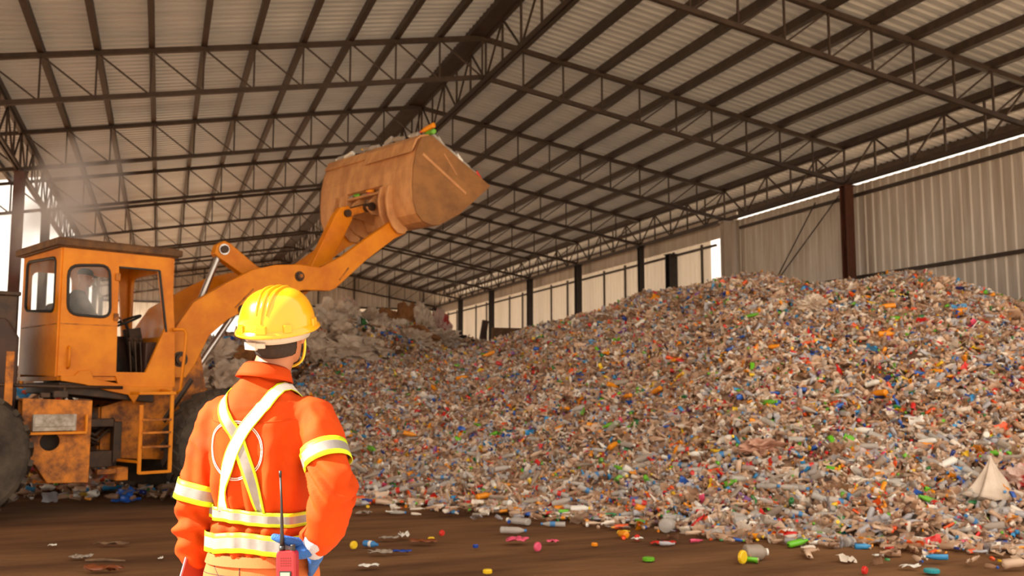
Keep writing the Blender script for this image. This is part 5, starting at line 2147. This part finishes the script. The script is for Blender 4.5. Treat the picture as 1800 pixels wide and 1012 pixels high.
# leaning post and board at the foot of the pale wall
b = MB()
b.bar((0, 0, 0), (0.35, 0.1, 1.9), 0.22, 0.10)
o = b.build('leaning_post', M['brown_metal'], bevel=0.01)
o.location = sight(838, 628, 33)
o.location.z -= 0.6
tag(o, 'short brown post leaning on the waste in front of the pale wall', 'post')
b = MB()
b.box((0, 0, 0), (1.3, 0.05, 1.1), Matrix.Rotation(0.1, 3, 'X'))
o = b.build('board', M['board'], bevel=0.005)
o.location = sight(895, 604, 33)
tag(o, 'weathered brown board propped behind the crest of the bottle pile', 'board')

# ================================================================== SINGLE BOTTLES


def tint(name, c, clear=0.0, rough=0.25):
    return see_through(name, c, clear, rough) if clear else mat(name, c, rough)


TM = {'clear': tint('clear_pet', rgb(206, 200, 194), 0.42, 0.12), 'smoky': tint('dull_pet', rgb(178, 164, 150), 0.36, 0.25), 'orange': tint('orange_pet', rgb(240, 150, 28)), 'green': tint('green_pet', rgb(112, 190, 50), 0.15),
      'blue': tint('blue_pet', rgb(66, 140, 206), 0.2), 'white': tint('white_pet', rgb(234, 230, 222)), 'yellow': tint('yellow_pet', rgb(240, 200, 44)), 'red': tint('red_pet', rgb(214, 54, 44)),
      'pink': tint('pink_plastic', rgb(232, 92, 124)), 'teal': tint('teal_plastic', rgb(50, 160, 170)), 'darkblue': tint('dark_blue_plastic', rgb(36, 70, 160)), 'brown': tint('brown_plastic', rgb(130, 70, 40))}


def bottle(name, L, r, body, cap, label=None, crush=1.0, seed=0, n=18, waist=True):
    """one bottle lying along x, its base at -L/2: body with neck, screw cap and paper sleeve as children"""
    rr = random.Random(seed)
    P = [(.30, .012), (.88, .0), (1, .035), (1, .12), (.94, .15), (1, .18), (1, .27), (.93 if waist else 1, .34), (1, .41), (1, .60), (.93, .69), (.72, .79), (.46, .87), (.40, .90), (.40, .94), (.30, .945)]
    b = MB()
    rings = []
    ph = rr.random() * 6
    for q, t in P:
        rings.append([Vector((t * L - L / 2, q * r * math.cos(a) * (1 + .10 * (1 - crush) * math.sin(5 * t + ph)), q * r * math.sin(a) * (crush if q > .5 else .5 + crush / 2))) for a in np.linspace(0, 2 * PI, n + 1)[:-1]])
    b.loft(rings)
    o = b.build(name, TM[body], smooth=True)
    if cap:
        c = MB()
        x = .905 * L - L / 2
        c.lathe([(r * .44, 0), (r * .46, .003), (r * .46, L * .075), (r * .40, L * .085)], (x, 0, 0), (1, 0, 0), 14)
        c.build('screw_cap', TM[cap], o, smooth=False)
    if label:
        c = MB()
        rg_ = []
        for t in (.40, .61):
            rg_.append([Vector((t * L - L / 2, 1.012 * r * math.cos(a) * (1 + .10 * (1 - crush) * math.sin(5 * t + ph)), 1.012 * r * math.sin(a) * crush)) for a in np.linspace(0, 2 * PI, n + 1)[:-1]])
        c.loft(rg_, cap=False)
        c.build('paper_sleeve', TM[label], o, smooth=True)
    return o


def lie(o, p, rz, tilt=0.0, roll=0.0):
    o.location = p
    o.rotation_euler = (roll, tilt, rz)
    return o


# bottles spread over the face of the pile, nearest ones largest in the photo
rg = np.random.default_rng(21)
protos = {}
KINDS_ = [('clear', 'clear', 'blue', None, .21, .033, .85, 60, 'clear bottle with a blue cap lying loose on the foot of the pile'),
          ('plain', 'smoky', None, None, .22, .035, .55, 70, 'crushed capless clear bottle lying loose on the foot of the pile'),
          ('whitecap', 'clear', 'white', None, .20, .032, .9, 45, 'clear bottle with a white cap lying loose on the foot of the pile'),
          ('redlabel', 'clear', 'red', 'red', .23, .034, .9, 28, 'clear bottle with red sleeve and cap on the foot of the pile'),
          ('bluelabel', 'clear', 'blue', 'blue', .21, .032, .9, 28, 'clear bottle with blue sleeve and cap on the foot of the pile'),
          ('orange', 'orange', 'orange', None, .20, .035, .95, 24, 'solid orange bottle on the face of the pile'),
          ('green', 'green', 'green', None, .22, .034, .8, 16, 'solid green bottle on the face of the pile'),
          ('white', 'white', 'yellow', None, .19, .036, .95, 20, 'opaque white bottle with a yellow cap on the face of the pile')]
seed = 0
for key, body, cap, lab, L, r, cr, num, text in KINDS_:
    pr0 = bottle('plastic_bottle', L, r, body, cap, lab, cr, seed)
    for i in range(num):
        seed += 1
        o = pr0 if i == 0 else copy_tree(pr0)
        px = float(rg.uniform(560, 1795)) if rg.random() > .3 else float(rg.uniform(1000, 1795))
        v = float(abs(rg.normal(0, .16))) if key not in ('orange', 'green', 'white') else float(rg.uniform(0, .75))
        p = surf(FOOT, CREST, px, v)
        n = _noise.fractal((p.x * .8, p.y * .8, p.z * .8), 1.0, 2.0, 4)
        p.z += 0.16 * n * min(1, v * 3 + .2) + 0.075
        if v < .03:
            p.z = max(p.z, .045)
        s_ = float(rg.uniform(.9, 1.25))
        o.scale = (s_, s_, s_)
        lie(o, p, float(rg.uniform(0, 6.28)), float(rg.normal(0, .3)), float(rg.uniform(0, 6.28)))
        tag(o, text, 'bottle', 'single bottles on the pile')

# things lying on the bare floor in front of the pile
FLOOR = [
    (910, 921, 'bottle', dict(L=.30, r=.055, body='clear', cap='white', crush=.7), 2.5, 'large crushed clear bottle lying on the dirt before the pile, upper one of a pair'),
    (903, 937, 'bottle', dict(L=.28, r=.034, body='clear', cap='blue'), -.25, 'long clear bottle with bright blue cap, lower one of a pair on the dirt'),
    (972, 925, 'bottle', dict(L=.27, r=.028, body='clear', cap='blue', label='blue'), 3.0, 'slim bottle with blue sleeve lying alone on the dirt right of a pair'),
    (1094, 944, 'bottle', dict(L=.17, r=.035, body='orange', cap='yellow'), 2.0, 'small orange bottle lying end-on alone on the dirt'),
    (652, 961, 'bottle', dict(L=.17, r=.03, body='blue', cap='blue', label='white'), -.6, 'crumpled blue and white bottle beside the worker elbow'),
    (1440, 949, 'bottle', dict(L=.25, r=.042, body='white', cap='white', label='green'), 0.0, 'white bottle with green sleeve lying just off the pile'),
    (1602, 958, 'bottle', dict(L=.24, r=.036, body='orange', cap='orange', label='yellow'), 0.05, 'orange bottle with yellow sleeve lying just off the pile'),
    (1330, 984, 'bottle', dict(L=.21, r=.07, body='smoky', cap='white', label=None), 0.15, 'fat clear jar on the open dirt next to a yellow cap'),
    (1174, 934, 'bottle', dict(L=.17, r=.075, body='clear', cap=None), 1.1, 'round clear jug without cap at the edge of the pile'),
    (1495, 961, 'bottle', dict(L=.14, r=.05, body='clear', cap=None), .5, 'short clear cup lying off the pile near the white and green bottle'),
    (1282, 938, 'bottle', dict(L=.30, r=.04, body='blue', cap='white'), .1, 'long pale blue bottle lying along the pile edge'),
    (1262, 945, 'bottle', dict(L=.15, r=.05, body='clear', cap='red'), .9, 'clear pot with red lid standing at the pile edge'),
    (1318, 950, 'bottle', dict(L=.16, r=.03, body='smoky', cap='teal'), .2, 'small dull bottle with teal cap at the pile edge'),
    (1490, 944, 'bottle', dict(L=.22, r=.04, body='teal', cap=None), .3, 'crushed teal bottle at the pile edge'),
    (1645, 950, 'bottle', dict(L=.30, r=.032, body='smoky', cap=None, crush=.5), .2, 'flattened grey bottle at the pile edge right of the orange one'),
    (990, 901, 'bottle', dict(L=.22, r=.045, body='orange', cap='orange'), 0.1, 'solid orange bottle lying at the very foot of the pile'),
    (700, 903, 'bottle', dict(L=.2, r=.03, body='clear', cap='blue', crush=.7), -.2, 'clear bottle with blue cap on the bare dirt between worker and pile'),
    (845, 906, 'bottle', dict(L=.2, r=.03, body='smoky', cap='white', crush=.6), .1, 'small grey bottle lying just off the pile foot, far side'),
]
for x, y, k, kw, rz, lab in FLOOR:
    seed += 1
    o = bottle('plastic_bottle', seed=seed, **kw)
    p = on_ground(x, y)
    p.z = kw['r'] * kw.get('crush', 1.0) * 0.94
    lie(o, p, rz - YAW)
    tag(o, lab, 'bottle', 'bottles scattered on the dirt floor')


def cap_obj(x, y, col, lab, r=.03, standing=False):
    b = MB()
    b.lathe([(r * .9, 0), (r, .004), (r, .026), (r * .85, .032)], (0, 0, 0), (0, 0, 1), 18)
    for k in range(18):
        a = 2 * PI * k / 18
        b.box((r * 1.0 * math.cos(a), r * 1.0 * math.sin(a), .015), (.004, .004, .022), Matrix.Rotation(a, 3, 'Z'))
    o = b.build('bottle_cap', TM[col])
    p = on_ground(x, y)
    o.location = (p.x, p.y, .003 if not standing else r)
    if standing:
        o.rotation_euler = (PI / 2, 0, .4)
    tag(o, lab, 'bottle cap', 'caps on the dirt floor')


cap_obj(1303, 990, 'yellow', 'bright yellow lid beside the fat clear jar', .055, True)
cap_obj(620, 964, 'yellow', 'yellow cap on the dirt by the worker right elbow', .035, True)
cap_obj(857, 1008, 'yellow', 'yellow cap at the bottom edge of the photo', .035)
cap_obj(943, 968, 'pink', 'pink cap alone on the dirt below the pair of bottles', .04, True)
cap_obj(758, 950, 'yellow', 'small yellow cap on the dirt right of some scraps', .03)
cap_obj(775, 941, 'red', 'small red cap on the dirt right of some scraps', .028, True)
cap_obj(836, 963, 'darkblue', 'tiny dark blue cap on the open dirt', .024)
cap_obj(1140, 986, 'green', 'yellow-green lid lying flat on the dirt', .05)
cap_obj(1638, 1007, 'teal', 'teal lid at the bottom edge of the photo', .06)
cap_obj(1517, 1008, 'red', 'small red cap at the bottom edge of the photo', .03, True)
cap_obj(1118, 950, 'red', 'red cap right of the small orange bottle', .03, True)
cap_obj(1045, 960, 'orange', 'small orange cap left of the end-on orange bottle', .028)


def scrap_obj(x, y, col, size, lab, seed_, name='plastic_scrap', cat='scrap', rz=0.0):
    rr = random.Random(seed_)
    b = MB()
    G = 8
    rows = []
    for i in range(G + 1):
        row = []
        for j in range(G + 1):
            u, v = i / G - .5, j / G - .5
            e = 1 + .25 * math.sin(5 * math.atan2(v, u + 1e-6) + seed_)
            z = .02 + .35 * size[2] * (math.sin(u * 9 + seed_) * math.cos(v * 8 + seed_ * 2) + 1) + size[2] * .3 * _noise.noise((u * 6 + seed_, v * 6, 0))
            row.append(Vector((u * size[0] * e, v * size[1] * e, max(.004, z))))
        rows.append(row)
    b.loft(rows, cap=False, closed=False)
    o = b.build(name, col if not isinstance(col, str) else TM[col], smooth=True)
    so_ = o.modifiers.new('Solidify', 'SOLIDIFY')
    so_.thickness = .004
    p = on_ground(x, y)
    o.location = (p.x, p.y, 0.0)
    o.rotation_euler = (0, 0, rz - YAW)
    tag(o, lab, cat, 'scraps on the dirt floor')


scrap_obj(910, 954, 'pink', (.18, .16, .06), 'faded pink film scrap below the pair of bottles', 1)
scrap_obj(972, 955, 'pink', (.10, .07, .03), 'small faded pink flake right of the film scrap', 2)
scrap_obj(710, 946, 'white', (.09, .16, .06), 'curled white scrap on the dirt between worker and pile', 3)
scrap_obj(683, 949, 'smoky', (.16, .07, .03), 'flat grey scrap left of the curled white one', 4)
scrap_obj(648, 999, 'white', (.14, .07, .03), 'flat white scrap near the bottom edge beside the worker', 5)
scrap_obj(668, 976, 'smoky', (.18, .10, .05), 'dull grey film below the crumpled blue bottle', 6)
scrap_obj(705, 973, 'darkblue', (.16, .06, .025), 'dark blue film strip right of the dull grey film', 7)
scrap_obj(640, 905, 'smoky', (.16, .10, .05), 'crumpled grey film beside the worker elbow', 8)
scrap_obj(685, 903, 'white', (.08, .07, .03), 'bright white flake on the dirt close to a capped bottle', 9)
scrap_obj(1165, 958, 'red', (.20, .10, .03), 'flat red scrap below the round clear jug', 10)
scrap_obj(1120, 951, 'white', (.10, .06, .03), 'white flake close to the red cap', 11)
scrap_obj(1085, 930, 'smoky', (.22, .08, .03), 'pale film strip above the end-on orange bottle', 12)
scrap_obj(1600, 1000, 'white', (.14, .07, .03), 'white flake near the bottom edge left of the teal lid', 13)
scrap_obj(1545, 980, 'white', (.08, .05, .02), 'tiny white flake on the bare dirt beside the pile', 14)
scrap_obj(745, 955, 'brown', (.22, .10, .03), 'brown scrap on the dirt', 15)
scrap_obj(195, 960, M['board'], (.26, .07, .03), 'flat splinter of board on the dirt below the loader', 16)
scrap_obj(140, 985, 'smoky', (.16, .10, .05), 'grey lump of film on the dirt left of the worker', 17)
scrap_obj(180, 1006, 'brown', (.26, .10, .06), 'rust-brown scrap at the bottom edge left of the worker', 18)
scrap_obj(92, 962, 'white', (.06, .04, .02), 'tiny white flake on the dirt below the rear wheel', 19)
scrap_obj(283, 985, 'white', (.03, .05, .02), 'tiny pale flake beside the worker sleeve', 20)
b = MB()
b.tube([(0, 0, .015), (.15, .01, .02), (.34, .0, .012)], [.012, .014, .008], 8)
o = b.build('stick', M['board'])
o.location = on_ground(150, 988)
o.rotation_euler = (0, 0, -YAW)
tag(o, 'thin stick lying on the dirt left of the worker', 'stick')

# torn white bag and a few large things on the face of the pile
def bag_on_pile(px, v, size, m, seed_, lab, cat='bag', name='torn_bag', rot=(0, 0, 0), up=0.1):
    p = surf(FOOT, CREST, px, v)
    o = crumpled(name, size, seed_, m, 1.4)
    o.location = p + Vector((0, 0, up))
    o.rotation_euler = rot
    tag(o, lab, cat)


b = MB()
apex = Vector((.02, .0, .42))
base = [Vector((.30 * math.cos(a) * (1 + .35 * math.sin(3 * a + 1)), .16 * math.sin(a), .03 * math.sin(5 * a))) for a in np.linspace(0, 2 * PI, 33)[:-1]]
rings = []
for t in (0, .15, .35, .6, .82, 1.0):
    rings.append([p * (1 - t) ** 1.5 + apex * (1 - (1 - t) ** 1.5) * (t ** .4) + Vector((.012 * math.sin(i * 1.9), .012 * math.cos(i * 2.3), 0)) * (1 - t) for i, p in enumerate(base)])
b.loft(rings)
o = b.build('torn_bag', SACK['white'], smooth=True)
o.location = surf(FOOT, CREST, 1742, .13) + Vector((0, 0, .06))
o.rotation_euler = (0, .0, -YAW + .2)
tag(o, 'torn whitish bag drawn up to a point near the right end of the pile foot', 'bag')
bag_on_pile(1430, .72, (.35, .25, .2), SACK['white'], 41, 'pale crumpled sheet high on the face of the pile')
bag_on_pile(1340, .22, (.42, .2, .14), mat('pinkish_film', rgb(196, 150, 128), .6, c2=rgb(160, 116, 96), scale=5, amt=1), 42, 'dull pink strip of film low on the pile')
bag_on_pile(1475, .22, (.16, .16, .14), mat('clay_pot', rgb(150, 112, 84), .7), 43, 'roundish brown lump low on the face of the pile', 'lump', 'brown_lump')
bag_on_pile(1795, .18, (.3, .25, .2), SACK['red'], 44, 'reddish crumpled bag at the right edge of the photo')

# ---- the load in the bucket
rg = np.random.default_rng(33)
sw = Swarm()
pts = []
for k in range(900):
    t = rg.random()
    y = rg.uniform(-1.12, 1.12)
    # surface between the rear lip and the cutting edge, slightly heaped
    x = 3.86 + (5.08 - 3.86) * t
    z = 5.42 + (4.80 - 5.42) * t + 0.09 * math.sin(PI * t) * (1 + .3 * math.sin(3 * y)) - 0.04 - .05 * abs(y)
    pts.append((x, y, z + rg.uniform(-.05, .03)))
fill(sw, np.array(pts), rg, size=0.95)
ld = sw.build('bucket_load', M['trash'], None)
ld.location = FO
ld.rotation_euler = (0, 0, FT)
tag(ld, 'heaped load of plastic bottles in the raised bucket', 'bottle load', kind='stuff')
core = MB()
core.loft([[Vector((3.70, y, 4.5)), Vector((3.72, y, 5.3)), Vector((3.9, y, 5.36)), Vector((4.45, y, 5.10)), Vector((5.0, y, 4.78)), Vector((4.5, y, 4.36)), Vector((4.15, y, 4.15)), Vector((3.98, y, 4.3))] for y in (-1.2, 1.2)])
c = core.build('load_core', M['mound'], ld)
c['kind'] = 'stuff'
LM = Matrix.Translation(FO) @ Matrix.Rotation(FT, 4, 'Z')
BL = [('clear', 'white', 1.22, .04, 'clear bottle at the far end of the bucket rim'), ('white', None, 1.0, .04, 'white scrap bottle near the far end of the bucket rim'), ('smoky', 'yellow', .45, .06, 'dull bottle with yellow cap on the bucket rim'),
      ('clear', None, .25, .05, 'clear bottle lying across the bucket rim'), ('clear', 'white', -.15, .07, 'clear bottle on the middle of the bucket rim, left of the long pale one'), ('smoky', None, -.42, .07, 'long pale bottle on the middle of the bucket rim'),
      ('clear', 'white', -.85, .05, 'clear bottle on the bucket rim close to the orange one'), ('orange', 'red', -1.18, .10, 'bright orange bottle on the near corner of the bucket'), ('green', 'green', -1.24, .02, 'green bottle hanging at the near corner of the bucket')]
for i, (bd, cp_, y, h, lab) in enumerate(BL):
    seed += 1
    o = bottle('plastic_bottle', .30, .05, bd, cp_, None, .8, seed)
    o.location = LM @ Vector((3.90, y, 5.485 + h))
    o.rotation_euler = (0.3 * i, .25 * math.sin(i * 2), FT + PI / 2 + .6 * math.sin(i * 3.1))
    tag(o, lab, 'bottle', 'bottles on the rim of the bucket')
SB = [('clear', .12), ('clear', .24), ('smoky', .36), ('clear', .47), ('white', .58), ('clear', .69), ('smoky', .8), ('red', .93)]
for i, (bd, t) in enumerate(SB):
    seed += 1
    o = bottle('plastic_bottle', .26, .045, bd, 'white' if bd != 'red' else 'yellow', None, .85, seed)
    o.location = LM @ Vector((3.9 + 1.18 * t, -1.2, 5.47 - .63 * t + .07))
    o.rotation_euler = (0.5 * i, .5 + .3 * math.sin(i * 2), FT + .4 * math.sin(i * 3.1))
    tag(o, 'red bottle with a yellow cap at the tip of the bucket side' if bd == 'red' else ('white bottle along the slanting side edge of the bucket' if bd == 'white' else ('clear bottle with a white cap on the slanting side edge of the bucket' if bd == 'clear' else 'dull grey bottle with a white cap on the slanting side edge of the bucket')), 'bottle', 'bottles along the slanting edge of the bucket')
RB_ = [('clear', 'white'), ('smoky', None), ('green', 'green'), ('clear', 'red'), ('pink', None), ('orange', 'orange'), ('clear', 'blue'), ('blue', 'white')]
TXT = ['clear bottle with white cap caught above the tilt lever at the bucket back', 'grey capless bottle caught above the tilt lever at the bucket back', 'green bottle caught above the tilt lever at the bucket back', 'clear bottle with red cap caught above the tilt lever at the bucket back',
       'pink bottle caught above the tilt lever at the bucket back', 'orange bottle caught above the tilt lever at the bucket back', 'clear bottle with blue cap caught above the tilt lever at the bucket back', 'blue bottle caught above the tilt lever at the bucket back']
for i, (bd, cp_) in enumerate(RB_):
    seed += 1
    o = bottle('plastic_bottle', .17, .032, bd, cp_, None, .85, seed)
    o.location = LM @ Vector((3.60 + .05 * math.sin(i * 2.2), .48 - .125 * i, 4.665 + .02 * math.sin(i * 1.7)))
    o.rotation_euler = (0.5 * i, .2 * math.sin(i * 2), FT + PI / 2 + .8 * math.sin(i * 3.1))
    tag(o, TXT[i], 'bottle', 'bottles caught on the bucket back')

# shelf that caught them belongs to the bucket
b = MB()
b.plate([(3.54, 4.60), (3.52, 4.63), (3.84, 4.64), (3.84, 4.60)], [], side(0), 1.0)
b.build('bracket_shelf', M['bucket'], bk)

# ================================================================== EXHAUST SMOKE ABOVE THE HOOD
sm = bpy.data.materials.new('exhaust_smoke')
sm.use_nodes = True
nt = sm.node_tree
nt.nodes.remove(nt.nodes['Principled BSDF'])
vol = nt.nodes.new('ShaderNodeVolumePrincipled')
vol.inputs['Color'].default_value = rgb(240, 240, 246)
tc = nt.nodes.new('ShaderNodeTexCoord')
gr = nt.nodes.new('ShaderNodeTexGradient')
gr.gradient_type = 'SPHERICAL'
nt.links.new(tc.outputs['Object'], gr.inputs[0])
nz = nt.nodes.new('ShaderNodeTexNoise')
nz.inputs['Scale'].default_value = 2.2
nz.inputs['Detail'].default_value = 3
nt.links.new(tc.outputs['Object'], nz.inputs['Vector'])
mr = nt.nodes.new('ShaderNodeMapRange')
mr.inputs['From Min'].default_value = 0.36
mr.inputs['From Max'].default_value = 0.68
nt.links.new(nz.outputs['Fac'], mr.inputs['Value'])
mu = nt.nodes.new('ShaderNodeMath')
mu.operation = 'MULTIPLY'
nt.links.new(gr.outputs['Fac'], mu.inputs[0])
nt.links.new(mr.outputs['Result'], mu.inputs[1])
m2 = nt.nodes.new('ShaderNodeMath')
m2.operation = 'MULTIPLY'
m2.inputs[1].default_value = 2.6
nt.links.new(mu.outputs[0], m2.inputs[0])
nt.links.new(m2.outputs[0], vol.inputs['Density'])
nt.links.new(vol.outputs[0], nt.nodes['Material Output'].inputs['Volume'])
b = MB()
b.lathe([(math.sin(a), -math.cos(a)) for a in np.linspace(0.02, PI - .02, 15)], n=24)
o = b.build('exhaust_smoke', sm, smooth=True)
a_, c_ = sight(30, 455, 14.6), sight(190, 270, 17.5)
o.location = (a_ + c_) / 2
o.scale = (0.95, 0.95, (c_ - a_).length / 2 * 1.15)
o.rotation_euler = (c_ - a_).to_track_quat('Z', 'Y').to_euler()
tag(o, 'thin grey exhaust smoke drifting up from the loader hood', 'smoke', kind='stuff')
